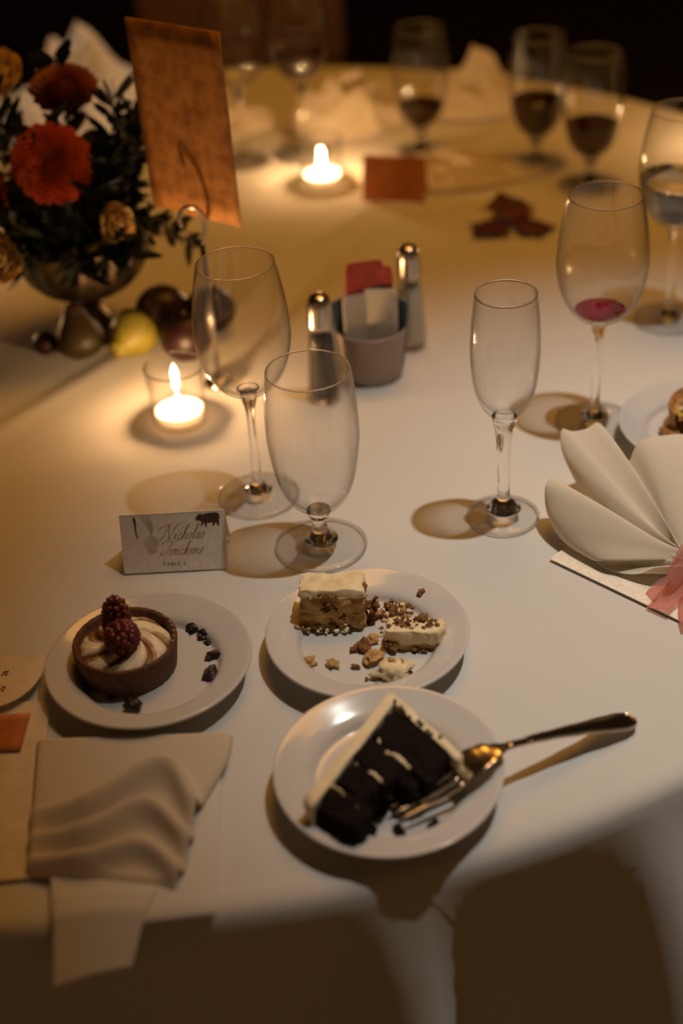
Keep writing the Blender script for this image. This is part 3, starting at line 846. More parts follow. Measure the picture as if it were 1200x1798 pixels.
# ------------------------------------------------------------------ name card with lettering
GL = {  # hand-lettered strokes, unit height 1 for capitals
    'N': (0.95, [[(0.0, 0.05), (0.12, -0.02), (0.22, 0.25), (0.34, 0.9), (0.40, 0.95), (0.52, 0.4), (0.62, 0.02), (0.68, 0.1), (0.78, 0.6), (0.92, 1.0), (1.05, 1.02)], [(-0.25, 0.62), (-0.1, 0.85), (0.15, 0.98), (0.36, 0.95)]]),
    'T': (0.46, [[(-0.25, 0.72), (-0.12, 0.95), (0.2, 0.98), (0.6, 0.90), (0.95, 1.02)], [(0.42, 0.94), (0.36, 0.55), (0.25, 0.12), (0.05, -0.03), (-0.1, 0.1), (0.02, 0.2)]]),
    'i': (0.24, [[(0.0, 0.05), (0.09, 0.38), (0.07, 0.1), (0.13, 0.0), (0.24, 0.08)], [(0.15, 0.55), (0.17, 0.58)]]),
    'c': (0.30, [[(0.24, 0.34), (0.16, 0.40), (0.05, 0.25), (0.06, 0.05), (0.15, 0.0), (0.30, 0.10)]]),
    'h': (0.36, [[(0.0, 0.05), (0.14, 0.6), (0.20, 0.92), (0.14, 0.95), (0.08, 0.6), (0.04, 0.0), (0.12, 0.3), (0.22, 0.38), (0.25, 0.3), (0.23, 0.06), (0.29, 0.0), (0.36, 0.06)]]),
    'o': (0.32, [[(0.18, 0.40), (0.07, 0.33), (0.04, 0.1), (0.12, 0.0), (0.22, 0.1), (0.24, 0.3), (0.18, 0.40), (0.24, 0.32), (0.32, 0.34)]]),
    'l': (0.24, [[(0.0, 0.05), (0.14, 0.6), (0.18, 0.92), (0.12, 0.95), (0.06, 0.5), (0.07, 0.06), (0.14, 0.0), (0.24, 0.08)]]),
    'a': (0.34, [[(0.24, 0.34), (0.15, 0.40), (0.05, 0.25), (0.05, 0.06), (0.12, 0.0), (0.22, 0.15), (0.25, 0.38), (0.22, 0.08), (0.27, 0.0), (0.34, 0.06)]]),
    's': (0.28, [[(0.0, 0.05), (0.10, 0.3), (0.14, 0.42), (0.20, 0.25), (0.18, 0.06), (0.08, 0.0), (0.04, 0.05)]]),
    'n': (0.38, [[(0.0, 0.3), (0.06, 0.38), (0.07, 0.2), (0.05, 0.0), (0.12, 0.28), (0.22, 0.38), (0.26, 0.28), (0.24, 0.06), (0.30, 0.0), (0.38, 0.06)]]),
    'k': (0.36, [[(0.0, 0.05), (0.14, 0.6), (0.18, 0.92), (0.12, 0.92), (0.07, 0.5), (0.04, 0.0), (0.10, 0.22), (0.22, 0.38), (0.22, 0.28), (0.12, 0.20), (0.24, 0.0), (0.36, 0.06)]]),
    'e': (0.28, [[(0.0, 0.12), (0.14, 0.20), (0.20, 0.34), (0.13, 0.40), (0.05, 0.25), (0.06, 0.05), (0.14, 0.0), (0.28, 0.10)]]),
    'u': (0.38, [[(0.0, 0.34), (0.05, 0.36), (0.05, 0.1), (0.12, 0.0), (0.22, 0.1), (0.27, 0.36), (0.25, 0.08), (0.31, 0.0), (0.38, 0.06)]]),
    'r': (0.30, [[(0.0, 0.1), (0.08, 0.42), (0.12, 0.34), (0.20, 0.36), (0.18, 0.1), (0.24, 0.0), (0.30, 0.06)]]),
}
def script(text, h, x0, y0, w=0.0004, slant=0.42):
    """lettering as thin raised strokes in the x-y plane"""
    ps, x = [], x0
    for ch in text:
        adv, st = GL[ch]
        for s in st:
            pts = smooth_path([((px + slant * py) * h + x, py * h + y0, 0.00008) for px, py in s], 4)
            ps.append(([Vector((p.x, p.y, p.z * (0.5 if False else 1))) for p in pts], None))
        x += adv * h
    out = []
    for pts, _ in ps:
        v, f = [], []
        for i, p in enumerate(pts):
            d = (pts[min(i + 1, len(pts) - 1)] - pts[max(i - 1, 0)]).normalized()
            n = Vector((-d.y, d.x, 0)) * w * (0.55 + 0.45 * abs(d.y)) 
            v += [p - n, p + n]
        f = [[2 * i, 2 * i + 2, 2 * i + 3, 2 * i + 1] for i in range(len(pts) - 1)]
        out.append((v, f))
    return join(*out)

def plain_text(s, size):
    cu = bpy.data.curves.new('lettering', 'FONT')
    cu.body = s; cu.size = size; cu.space_character = 1.25; cu.align_x = 'CENTER'
    o = bpy.data.objects.new('lettering', cu); COL.objects.link(o)
    bpy.context.view_layer.update()
    me = bpy.data.meshes.new_from_object(o)
    vf = ([v.co.copy() for v in me.vertices], [list(p.vertices) for p in me.polygons])
    bpy.data.objects.remove(o); bpy.data.meshes.remove(me)
    return vf

CW, CH = 0.0830, 0.0478       # width, slanted height of a card face
nc = thing('place_card', 'folded white name card with a printed pig, beside the water goblet', 'card', (-0.1336, 0.9076, T), -0.020)
lean = math.atan2(0.0175, 0.0447)
FR = Matrix.Rotation(pi / 2 - lean, 4, 'X')          # card face plane: x right, y up the face
fpanel = obj('front_panel', move(box(-CW / 2, CW / 2, 0, CH, -0.0004, 0), mtx=FR), 'paper', nc, smooth=False)
apex = FR @ Vector((0, CH, 0))
BK = Matrix.Translation(apex) @ Matrix.Rotation(-(pi / 2 - lean * 1.35), 4, 'X')
obj('back_panel', move(box(-CW / 2, CW / 2, 0, CH * 1.02, -0.0004, 0), mtx=BK), 'paper', nc, smooth=False)
def on_card(name, vf, m, dz=0.0001, parent=None):
    return obj(name, move(vf, mtx=FR @ Matrix.Translation((0, 0, dz))), m, parent or fpanel, smooth=False)
on_card('name_lettering', join(script('Nicholas', 0.0118, -0.0115, 0.0262, 0.00021), script('Tonckens', 0.0118, -0.0105, 0.0135, 0.00021)), 'ink_red', 0.0002)
on_card('table_lettering', move(plain_text('TABLE 2', 0.0042), (-0.001, 0.0050, 0)), 'ink_red', 0.0003)
pig = [(0.0, 0.62), (0.05, 0.78), (0.10, 0.80), (0.12, 0.98), (0.17, 0.86), (0.22, 0.98), (0.28, 0.86), (0.42, 0.92), (0.62, 0.96), (0.82, 0.98), (0.95, 0.94), (0.985, 0.82), (1.0, 0.6), (0.985, 0.3), (0.99, 0.08), (0.92, 0.08), (0.90, 0.28), (0.86, 0.30), (0.80, 0.26), (0.79, 0.10), (0.71, 0.10), (0.73, 0.32), (0.58, 0.30), (0.46, 0.32), (0.47, 0.06), (0.40, 0.04), (0.38, 0.28), (0.34, 0.34), (0.30, 0.22), (0.24, 0.10), (0.18, 0.12), (0.24, 0.26), (0.26, 0.40), (0.20, 0.48), (0.10, 0.50), (0.03, 0.50)]
on_card('pig_print', prism([(0.0185 + 0.0185 * x, 0.0345 + 0.0118 * y) for x, y in pig], 0, 0.0001), 'ink', 0.0002)
on_card('curled_tail', tube(smooth_path([(0.0362, 0.0450, 0), (0.0374, 0.0440, 0), (0.0372, 0.0424, 0), (0.0378, 0.0415, 0)], 4), 0.0002, 5), 'ink', 0.0003)
wash = [(0.004 * cos(a) * (1.3 + 0.2 * sin(3 * a)) - 0.0175, 0.0225 + 0.0075 * sin(a)) for a in [2 * pi * k / 28 for k in range(28)]]
on_card('turnip_print', prism(wash, 0, 0.00005), 'wash', 0.0001)
lf = [(-0.0175, 0.0285), (-0.0190, 0.036), (-0.0235, 0.0440), (-0.0250, 0.0465), (-0.0185, 0.0465), (-0.0165, 0.042), (-0.0150, 0.035)]
on_card('turnip_leaf_print', prism(lf, 0, 0.00005), 'wash_green', 0.00012)
on_card('brush_stroke', tube(smooth_path([(-0.0300, 0.0450, 0), (-0.0292, 0.0400, 0), (-0.0293, 0.0340, 0), (-0.0282, 0.0280, 0)], 5), lambda t: 0.0009 * (1 - 0.75 * t), 6), 'ink_blue', 0.0001)

# ------------------------------------------------------------------ salt, pepper, sugar caddy
def shaker(label, name, x, y, fill):
    t = thing(name, label, 'shaker', (x, y, T), 0.2)
    facet = lambda a, z: 1.0 - 0.03 * abs(sin(4 * a))
    obj('glass_body', lathe([(0, 0), (0.0165, 0), (0.0175, 0.0015), (0.0170, 0.010), (0.0135, 0.050), (0.0115, 0.076), (0.0105, 0.078), (0.0100, 0.076), (0.0120, 0.050), (0.0150, 0.010), (0.0140, 0.004), (0, 0.004)], 48, facet), 'votive', t)
    obj('contents', lathe([(0, 0.0045), (0.0138, 0.0045), (0.0145, 0.010), (0.0117, 0.048), (0.0106, 0.064), (0, 0.065)], 32), fill, t)
    cap = obj('metal_cap', lathe(prof_curve([(0.0112, 0.0745), (0.0124, 0.0755), (0.0120, 0.086), (0.0112, 0.097), (0.0090, 0.1035), (0.0045, 0.1062), (0.0, 0.1068)], 4), 40), 'chrome', t)
    for k in range(5):
        a = 2 * pi * k / 5
        obj('hole', blob((0.0038 * cos(a), 0.0038 * sin(a), 0.1058), (0.0007, 0.0007, 0.0005), k, 0, sub=1), 'wick', cap)
    return t
shaker('pepper shaker with steel cap, in front of the sugar caddy', 'pepper_shaker', -0.008, 1.168, 'pepper')
shaker('salt shaker with steel cap, behind the sugar caddy on its right', 'salt_shaker', 0.080, 1.262, 'salt')
cd = thing('sugar_caddy', 'round grey stoneware caddy holding the sugar packets', 'caddy', (0.039, 1.208, T))
obj('bowl', lathe(prof_curve([(0, 0.0), (0.0265, 0.0), (0.0285, 0.0018), (0.0310, 0.012), (0.0330, 0.035), (0.0345, 0.050), (0.0340, 0.0512), (0.0325, 0.0505), (0.0310, 0.035), (0.0285, 0.012), (0.0260, 0.005), (0, 0.005)], 4), 64), 'ceramic', cd)
def packet(label, x, y, rz, tilt, m, h=0.066, w=0.040):
    vf = nbox((-w / 2, -0.0012, 0), (w, 0, 0), (0, 0.0024, 0), (0, 0, h), 5, 0.0009, x * 999, 60, 0.0)
    o = obj('sugar_packet', vf, m)
    o.location = (0.039 + x, 1.208 + y, T + 0.0075)
    o.rotation_euler = (tilt, 0, rz)
    md = o.modifiers.new('smooth', 'SUBSURF'); md.levels = 1; md.render_levels = 1
    return tag(o, label, 'sugar packet', 'packets in the sugar caddy')
packet('white sugar packet at the front left of the caddy', -0.0115, -0.0145, 0.25, -0.10, 'packet', 0.080, 0.026)
packet('white sugar packet at the front right of the caddy', 0.0085, -0.0155, -0.16, -0.12, 'packet', 0.084, 0.032)
packet('blue sweetener packet leaning at the left side of the caddy', -0.0195, -0.0040, 0.75, -0.12, 'packet_blue', 0.074, 0.030)
packet('blue sweetener packet behind the front white ones', -0.0035, -0.0085, 0.06, -0.08, 'packet_blue', 0.094, 0.036)
packet('blue sweetener packet at the right side of the caddy', 0.0200, -0.0040, -0.85, -0.14, 'packet_blue', 0.070, 0.026)
packet('pale pink packet in the middle of the caddy', 0.0045, -0.0020, -0.06, -0.02, 'packet', 0.092, 0.036)
packet('red sugar packet sticking up highest in the caddy', -0.0050, 0.0055, 0.14, 0.10, 'packet_red', 0.112, 0.036)
packet('red sugar packet at the back of the caddy', 0.0070, 0.0115, -0.10, 0.14, 'packet_red', 0.106, 0.034)
packet('white packet against the back rim of the caddy', 0.0080, 0.0185, -0.25, 0.12, 'packet', 0.092, 0.028)

# ------------------------------------------------------------------ flower bowl
FB = Vector((-0.243, 1.335, T))
vb = thing('footed_flower_bowl', 'fluted antique silver footed bowl holding the flowers', 'bowl', FB)
fl12 = lambda a, z: 1.0 + (0.022 * abs(sin(9 * a)) * min(1, max(0, (z - 0.045) / 0.02)))
bp = prof_curve([(0.012, 0.046), (0.030, 0.048), (0.050, 0.060), (0.064, 0.082), (0.069, 0.106), (0.0705, 0.110), (0.0685, 0.110), (0.062, 0.083), (0.048, 0.063), (0.028, 0.052), (0.0, 0.051)], 5)
obj('bowl', lathe(bp, 144, fl12), 'antique', vb)
obj('foot', lathe(prof_curve([(0.0, 0.0), (0.036, 0.0), (0.038, 0.002), (0.033, 0.008), (0.018, 0.020), (0.011, 0.034), (0.016, 0.046), (0.0, 0.050)], 5), 64), 'antique', vb)

def petal(base, d, up, L, W, cup):
    """cupped petal: 3 x 4 grid from base along d, curling towards up"""
    s = d.cross(up).normalized(); v = []
    for j, t in enumerate((0.0, 0.4, 0.75, 1.0)):
        w = W * (0.35, 1.0, 0.9, 0.25)[j]
        c = base + d * (L * t) + up * (cup * L * t * t)
        for k in (-1, 0, 1):
            v.append(c + s * (w * k) + up * (0.25 * w * abs(k)))
    f = [[j * 3 + k, j * 3 + k + 1, j * 3 + k + 4, j * 3 + k + 3] for j in range(3) for k in range(2)]
    return v, f

def flower(name, label, c, facing, R, n, m, depth=0.5, wide=0.26, cat='flower', curl=0.3):
    """dahlia-like head: rings of petals packed by the golden angle around the facing axis"""
    t = thing(name, label, cat, c)
    N = Vector(facing).normalized()
    X = N.orthogonal().normalized(); Y = N.cross(X)
    ps = []
    for i in range(n):
        q = math.sqrt((i + 0.5) / n); a = i * 2.39996
        tilt = q * 1.45                                        # inner petals point forward, outer ones fold back
        rad = X * cos(a) + Y * sin(a)
        d = (N * cos(tilt) + rad * sin(tilt)).normalized()
        upv = (N * sin(tilt) - rad * cos(tilt)).normalized()
        b = rad * (R * 0.42 * q) + N * (R * depth * (1 - q * q) * 0.55)
        ps.append(petal(b, d, upv, R * (0.22 + 0.42 * q), R * wide * (0.35 + 0.65 * q), curl))
    pt = obj('petals', join(*ps), m, t); pt['kind'] = 'stuff'
    solidify(pt, 0.0003)
    obj('calyx', blob(-N * R * 0.12, (R * 0.3, R * 0.3, R * 0.3), 2, 0.1), 'leaf', t)
    tgt = Vector((FB.x, FB.y, T + 0.07)) - Vector(c)
    obj('stem', tube(smooth_path([-N * R * 0.15, tgt * 0.35 - N * R * 0.3, tgt], 5), 0.0022, 6), 'leaf', t)
    return t
flower('dahlia', 'large round orange dahlia at the front of the flower bowl', (-0.247, 1.285, T + 0.200), (0.10, -0.90, 0.42), 0.0375, 190, 'orange', cat='dahlia')
flower('dahlia', 'rust-coloured dahlia at the top of the flower bowl', (-0.236, 1.345, T + 0.245), (0.05, -0.42, 0.90), 0.033, 150, 'rust', cat='dahlia')
flower('dahlia', 'red dahlia cut off by the left edge, beside the orange dahlia', (-0.322, 1.310, T + 0.165), (-0.2, -0.85, 0.4), 0.028, 120, 'red', cat='dahlia')
flower('rose', 'cream rose at the top left edge of the bouquet', (-0.306, 1.392, T + 0.245), (-0.2, -0.6, 0.75), 0.032, 40, 'cream_petal', 0.9, 0.5, 'rose', 0.7)
flower('rose', 'cream yellow rose at the left edge above the bowl rim', (-0.308, 1.262, T + 0.118), (-0.1, -0.85, 0.45), 0.027, 36, 'cream_petal', 0.9, 0.5, 'rose', 0.7)
flower('rose_bud', 'small yellow bud at the right front of the bouquet', (-0.196, 1.262, T + 0.148), (0.45, -0.75, 0.35), 0.020, 22, 'cream_petal', 1.3, 0.5, 'bud', 0.8)

def sprig(label, base, tip, bend, n, leaf_len, m, seed):
    r = random.Random(seed)
    t = thing('leafy_sprig', label, 'foliage', base, 0, 'green sprigs in the flower bowl')
    b, e = Vector((0, 0, 0)), Vector(tip) - Vector(base)
    mid = e * 0.5 + Vector(bend)
    path = smooth_path([b, mid, e], 10)
    obj('stem', tube(path, lambda s: 0.0013 * (1 - 0.7 * s), 5), m, t)
    ps = []
    for i in range(n):
        s = 0.25 + 0.75 * i / n
        k = min(len(path) - 2, int(s * (len(path) - 1)))
        p = path[k]; d = (path[k + 1] - p).normalized()
        for sg in (-1, 1):
            sd = Vector((r.uniform(-1, 1), r.uniform(-1, 1), r.uniform(-0.6, 1)))
            sd = (sd - d * sd.dot(d)).normalized() * sg
            dr = (d * 0.75 + sd).normalized()
            ps.append(petal(p, dr, d.cross(sd).normalized(), leaf_len * r.uniform(0.7, 1.2), leaf_len * 0.13, 0.15))
    lo = obj('leaves', join(*ps), m, t); lo['kind'] = 'stuff'
    return t
rnd = random.Random(21)
top = Vector((FB.x, FB.y, T + 0.095))
SPR = [('dark green sprig pointing up left of the rust dahlia', (-0.06, -0.02, 0.165)), ('dark green sprig pointing up right of the rust dahlia', (0.055, 0.0, 0.150)),
       ('dark green sprig rising behind the rust dahlia', (0.0, 0.03, 0.185)), ('dark green sprig against the tall orange card', (0.075, -0.015, 0.105)),
       ('dark green sprig at the upper right of the bouquet', (0.070, 0.02, 0.135)), ('dark green sprig under the orange dahlia', (-0.02, -0.075, 0.045)),
       ('dark green sprig between the orange dahlia and the yellow bud', (0.035, -0.07, 0.085)), ('dark green sprig at the far left of the bouquet', (-0.095, -0.02, 0.10)),
       ('dark green sprig hanging over the left bowl rim', (-0.085, -0.045, 0.02)), ('dark green sprig hanging over the front bowl rim', (0.010, -0.085, 0.012)),
       ('olive sprig spilling right towards the card holder', (0.105, -0.045, 0.030)), ('olive sprig drooping farthest right over the cloth', (0.120, -0.060, 0.018)),
       ('olive sprig above the right bowl rim', (0.090, -0.065, 0.052)), ('dark green sprig between the two large dahlias', (-0.01, -0.04, 0.135)),
       ('dark green sprig left of the orange dahlia', (-0.075, -0.055, 0.085)), ('dark green sprig low at the right front of the bowl', (0.060, -0.080, 0.020)),
       ('dark green sprig at the upper left edge of the bouquet', (-0.085, 0.01, 0.145)), ('dark green sprig behind the yellow bud', (0.055, -0.035, 0.075)),
       ('dark green sprig below the yellow bud', (0.045, -0.090, 0.040)), ('dark green sprig behind the bouquet on the right', (0.06, 0.05, 0.09)),
       ('dark green sprig below the red dahlia', (-0.055, -0.075, 0.045)), ('dark green sprig in the dark middle of the bouquet', (0.03, -0.03, 0.11)),
       ('feathery dark sprig between the rust dahlia and the tall card', (0.065, 0.0, 0.120)), ('feathery dark sprig over the right bowl rim', (0.072, -0.050, 0.035)),
       ('feathery dark sprig hanging at the front left bowl rim', (-0.040, -0.082, 0.018)), ('feathery dark sprig under the yellow bud by the rim', (0.038, -0.088, 0.022)),
       ('feathery dark sprig left behind the cream rose', (-0.060, 0.03, 0.120)), ('feathery dark sprig right above the yellow bud', (0.050, -0.055, 0.105))]
for i, (l, d) in enumerate(SPR):
    b = top + Vector((d[0] * 0.25, d[1] * 0.25, 0))
    sprig(l, b, top + Vector(d), (d[0] * 0.15, d[1] * 0.15, 0.02), 15 if i not in (10, 11, 12) else 12, 0.030 if i not in (10, 11, 12) else 0.022, 'leaf_pale' if l.startswith('olive') else 'leaf', i)
mo = obj('foliage_base', blob((0, 0, 0), (0.062, 0.060, 0.050), 3, 0.35, 4.0, 4), 'leaf')
mo.location = (FB.x, FB.y, T + 0.150)
tag(mo, 'dense dark moss and leaves filling the flower bowl', 'moss', None, 'stuff')

# ------------------------------------------------------------------ fruit under the bowl
def pear(label, x, y, L, R, m, rz, tilt):
    t = thing('pear', label, 'pear', (x, y, T + R * 0.93), rz)
    prof = prof_curve([(0.0, -0.38 * L), (0.45 * R, -0.37 * L), (0.93 * R, -0.20 * L), (R, 0.0), (0.80 * R, 0.22 * L), (0.50 * R, 0.42 * L), (0.38 * R, 0.54 * L), (0.18 * R, 0.60 * L), (0.0, 0.59 * L)], 5)
    v, f = lathe(prof, 36)
    M = Matrix.Rotation(tilt, 4, 'X')
    obj('body', ([M @ (Vector(p) * (1 + 0.03 * noise.noise(Vector(p) * 40))) for p in v], f), m, t)
    obj('stalk', move(tube([(0, 0, 0.58 * L), (0.001, 0, 0.68 * L), (0.004, 0, 0.76 * L)], 0.0013, 6), mtx=M), 'wood', t)
    return t
pear('yellow pear lying beside the foot of the flower bowl', -0.196, 1.280, 0.055, 0.0245, 'pear', 2.6, -1.75)
pear('dark greenish pear standing left of the yellow pear', -0.250, 1.282, 0.056, 0.0235, 'pear_dark', 0.4, -0.35)
def plum(label, x, y, R, m, z=0.0):
    t = thing('plum', label, 'fruit', (x, y, T + R * 0.95 + z))
    v, f = ico(R, 3)
    obj('body', ([Vector((p.x, p.y, p.z * 0.95 - 0.12 * R * math.exp(-((p.x / R) ** 2 + (p.y / R) ** 2) * 14) * (1 if p.z > 0 else 0))) for p in v], f), m, t)
    obj('stalk', tube([(0, 0, R * 0.80), (0.001, 0.001, R * 1.1)], 0.001, 6), 'wood', t)
    return t
plum('large dark red fruit behind the yellow pear', -0.168, 1.315, 0.029, 'plum')
plum('dark red fruit beside the near candle, right of the yellow pear', -0.142, 1.262, 0.026, 'plum')
plum('dark red fruit farther back next to the card holder', -0.120, 1.318, 0.026, 'plum')
plum('small dark fruit at the left of the bowl foot', -0.287, 1.292, 0.013, 'plum')

# ------------------------------------------------------------------ tall card and its holder
ch = thing('card_holder', 'silver wire card holder with a curled top, holding up the tall orange card', 'card holder', (-0.110, 1.206, T))
obj('base', lathe([(0, 0), (0.014, 0), (0.015, 0.001), (0.013, 0.005), (0.004, 0.009), (0, 0.009)], 32), 'chrome', ch)
obj('rod', tube([(0, 0, 0.006), (0, 0, 0.145)], 0.0026, 10), 'chrome', ch)
curl = smooth_path([(0.0, 0, 0.144), (0.004, -0.001, 0.158), (0.004, -0.002, 0.172), (-0.003, -0.003, 0.182), (-0.013, -0.003, 0.181), (-0.018, -0.003, 0.171), (-0.016, -0.003, 0.165)], 6)
obj('curl', tube(curl, 0.0020, 10), 'chrome', ch)
tcard = obj('menu_card', nbox((-0.0525, 0, 0), (0.105, 0, 0), (0, 0.0012, 0), (0, -0.004, 0.172), 8, 0.0010, 2, 12, 0.0), 'kraft')
tcard.location = (-0.1135, 1.2215, T + 0.166)
tcard.rotation_euler = (0, 0, -0.66)
tag(tcard, 'tall mottled orange card standing upright beside the flowers', 'card')

# ------------------------------------------------------------------ small orange place card and autumn leaves
oc = thing('place_card', 'small folded orange place card beside the far candle', 'card', (0.087, 1.628, T), -0.24)
b = box(-0.038, 0.038, 0, 0.054, -0.0004, 0)
F2 = Matrix.Rotation(pi / 2 - 0.30, 4, 'X')
obj('front_panel', move(b, mtx=F2), 'kraft_plain', oc, smooth=False)
obj('back_panel', move(b, mtx=Matrix.Translation(F2 @ Vector((0, 0.054, 0))) @ Matrix.Rotation(-(pi / 2 - 0.30), 4, 'X')), 'kraft_plain', oc, smooth=False)

MAPLE = [(0, 0), (0.10, 0.16), (0.40, 0.05), (0.36, 0.20), (0.72, 0.28), (0.52, 0.42), (0.95, 0.72), (0.60, 0.70), (0.62, 0.86), (0.32, 0.70), (0.36, 1.05), (0.20, 0.98), (0, 1.40)]
def maple(label, x, y, size, rz, z, tilt):
    pts = MAPLE + [(-a, b) for a, b in MAPLE[-2:0:-1]]
    t = thing('autumn_leaf', label, 'leaf', (x, y, T + z), rz, 'dark red autumn leaves on the cloth')
    t.rotation_euler = (tilt, tilt * 0.4, rz)
    bm = bmesh.new()
    vs = [bm.verts.new((a * size, (b - 0.6) * size, 0)) for a, b in pts]
    bm.faces.new(vs)
    bmesh.ops.triangulate(bm, faces=bm.faces[:])
    bmesh.ops.subdivide_edges(bm, edges=bm.edges[:], cuts=2)
    v = [Vector((p.co.x, p.co.y, 0.05 * size * sin(p.co.x / size * 3.2) ** 2 + 0.08 * size * (p.co.y / size) ** 2)) for p in bm.verts]
    f = [[q.index for q in fc.verts] for fc in bm.faces]
    bm.free()
    solidify(obj('blade', (v, f), 'autumn', t), 0.0004)
    obj('stalk', tube([(0, -0.58 * size, 0.08 * size * 0.34), (0.1 * size, -0.9 * size, 0.01)], 0.0008, 6), 'autumn', t)
    return t
maple('dark red autumn leaf lying left in the small leaf pile', 0.192, 1.522, 0.036, 2.3, 0.003, 0.10)
maple('dark red autumn leaf lying right in the small leaf pile', 0.240, 1.520, 0.036, -1.5, 0.003, -0.15)
maple('dark red autumn leaf on top of the small leaf pile, raised', 0.218, 1.555, 0.040, 0.3, 0.012, 0.25)

# ------------------------------------------------------------------ crumpled napkins at the back
def crumple(name, label, c, R, H, m, seed, asp=(1, 1), rz=0.0, peak=None):
    n, na = 34, 110
    v, f = [], []
    off = Vector((seed * 9.7, seed * 4.1, 0))
    for j in range(n + 1):
        q = j / n
        for i in range(na):
            a = 2 * pi * i / na
            edge = 1 + 0.22 * noise.noise(Vector((cos(a) * 1.3, sin(a) * 1.3, seed)))
            x, y = q * cos(a) * edge, q * sin(a) * edge
            w = Vector((x * 1.5, y * 1.5, 0)) + off
            r1 = 1 - abs(noise.noise(w * 1.1)) * 2.2
            r2 = 1 - abs(noise.noise(w * 2.3 + Vector((4, 1, 2)))) * 2
            h = (1 - q ** 2.2) * (0.30 + 0.55 * max(0, r1) ** 2 + 0.22 * r2)
            if peak:
                d2 = (x - peak[0]) ** 2 + (y - peak[1]) ** 2
                h += peak[2] * math.exp(-d2 / 0.09)
            v.append(Vector((x * R * asp[0], y * R * asp[1], max(0.0004, H * h))))
    for j in range(n):
        for i in range(na):
            k = (i + 1) % na
            f.append([j * na + i, j * na + k, (j + 1) * na + k, (j + 1) * na + i])
    o = obj(name, (v, f), m)
    o.location = (c[0], c[1], T + 0.0012); o.rotation_euler = (0, 0, rz)
    solidify(o, 0.0008, 1.0)
    return tag(o, label, 'napkin', 'crumpled napkins at the back of the table')
crumple('napkin', 'crumpled white napkin piled high at the top left behind the flowers', (-0.320, 2.000), 0.135, 0.085, 'white_napkin', 3, (1.0, 0.8), 0.2, (-0.05, 0.1, 0.75))
crumple('napkin', 'crumpled napkin lying behind the far candle', (0.050, 1.925), 0.090, 0.065, 'napkin', 7, (1.05, 0.8), 0.3)
crumple('napkin', 'crumpled napkin with a raised corner at the back right edge', (0.225, 1.965), 0.080, 0.050, 'napkin', 12, (1.0, 0.9), -0.4, (0.1, 0.0, 0.7))
crumple('napkin', 'flat crumpled napkin just behind the small orange place card', (0.160, 1.720), 0.095, 0.016, 'napkin', 15, (1.3, 0.7), -0.1)
crumple('napkin', 'crumpled napkin beside the far glass, right of the tall card', (-0.130, 1.935), 0.070, 0.040, 'napkin', 19, (1.1, 0.8), 0.1)

# ------------------------------------------------------------------ tied ivory napkin on its card, right
mc = obj('menu_card', prism([(0.1600, 0.8900), (0.2700, 0.7750), (0.4000, 0.8950), (0.2900, 1.0100)], 0.0006, 0.0012), 'paper', smooth=False)
mc.location = (0, 0, T)
tag(mc, 'flat white card lying under the tied ivory napkin', 'card')
tn = thing('tied_napkin', 'ivory satin napkin gathered with a pink ribbon, at the right edge', 'napkin', (0.262, 0.850, T))
O = Vector((0.262, 0.850, 0))
END = [(0.350, 0.975, 0.004), (0.325, 0.985, 0.030), (0.290, 0.985, 0.046), (0.262, 0.980, 0.050), (0.245, 0.978, 0.046), (0.236, 0.972, 0.030), (0.229, 0.978, 0.026),
       (0.224, 0.992, 0.040), (0.217, 1.000, 0.054), (0.205, 0.994, 0.053), (0.193, 0.990, 0.054), (0.184, 0.990, 0.056), (0.183, 0.976, 0.044), (0.192, 0.955, 0.026), (0.203, 0.936, 0.014),
       (0.192, 0.938, 0.022), (0.176, 0.948, 0.036), (0.165, 0.945, 0.034), (0.164, 0.928, 0.018), (0.174, 0.908, 0.005), (0.192, 0.886, 0.003)]
def gathered(E, tie_w, tie_dir, sag, bow=0.0):
    Ep = smooth_path([Vector(p) - O for p in E], 5); n = len(Ep) - 1
    td = Vector(tie_dir).normalized()
    def fn(u, v):
        e = Ep[int(round(u * n))]
        tie = td * ((u - 0.5) * tie_w) + Vector((0, 0, 0.012 + 0.006 * sin(u * 22)))
        k = v ** 1.35
        p = e.lerp(tie, k)
        p += Vector((-0.55, -0.83, 0)) * (bow * sin(pi * v ** 0.8) * max(0.0, (u - 0.5) * 2) ** 0.8)
        p.z = max(0.0022, p.z + sag * sin(pi * v) * (0.6 + 0.4 * sin(u * 9)))
        return p
    return grid(n, 30, fn)
fb = obj('fabric_fold', gathered(END, 0.030, (0.8, 0.6, 0), 0.012, 0.017), 'ivory', tn); solidify(fb, 0.0008)
LOW = [(0.205, 0.905, 0.022), (0.193, 0.897, 0.018), (0.190, 0.886, 0.010), (0.196, 0.874, 0.004), (0.208, 0.862, 0.0045), (0.222, 0.852, 0.010), (0.232, 0.848, 0.018)]
fb2 = obj('fabric_fold', gathered(LOW, 0.012, (0.8, -0.6, 0), 0.002), 'ivory', tn); solidify(fb2, 0.0008)
def ribbon(pts, w, wdir, parent, name):
    P = smooth_path(pts, 7); W = Vector(wdir)
    n = len(P) - 1
    o = obj(name, grid(n, 4, lambda u, v: P[int(round(u * n))] + W * ((v - 0.5) * w) + Vector((0, 0, 0.0012 * sin(v * pi + u * 5)))), 'pink', parent)
    solidify(o, 0.0003)
    return o
bw = obj('ribbon_knot', blob((0.004, -0.004, 0.020), (0.010, 0.008, 0.011), 4, 0.35, 2.2, 3), 'pink', tn)
ribbon([(0.0, 0, 0.024), (-0.012, -0.006, 0.034), (-0.020, -0.012, 0.030), (-0.016, -0.016, 0.020), (-0.002, -0.008, 0.018)], 0.020, (0.5, 0.6, 0.6), bw, 'bow_loop')
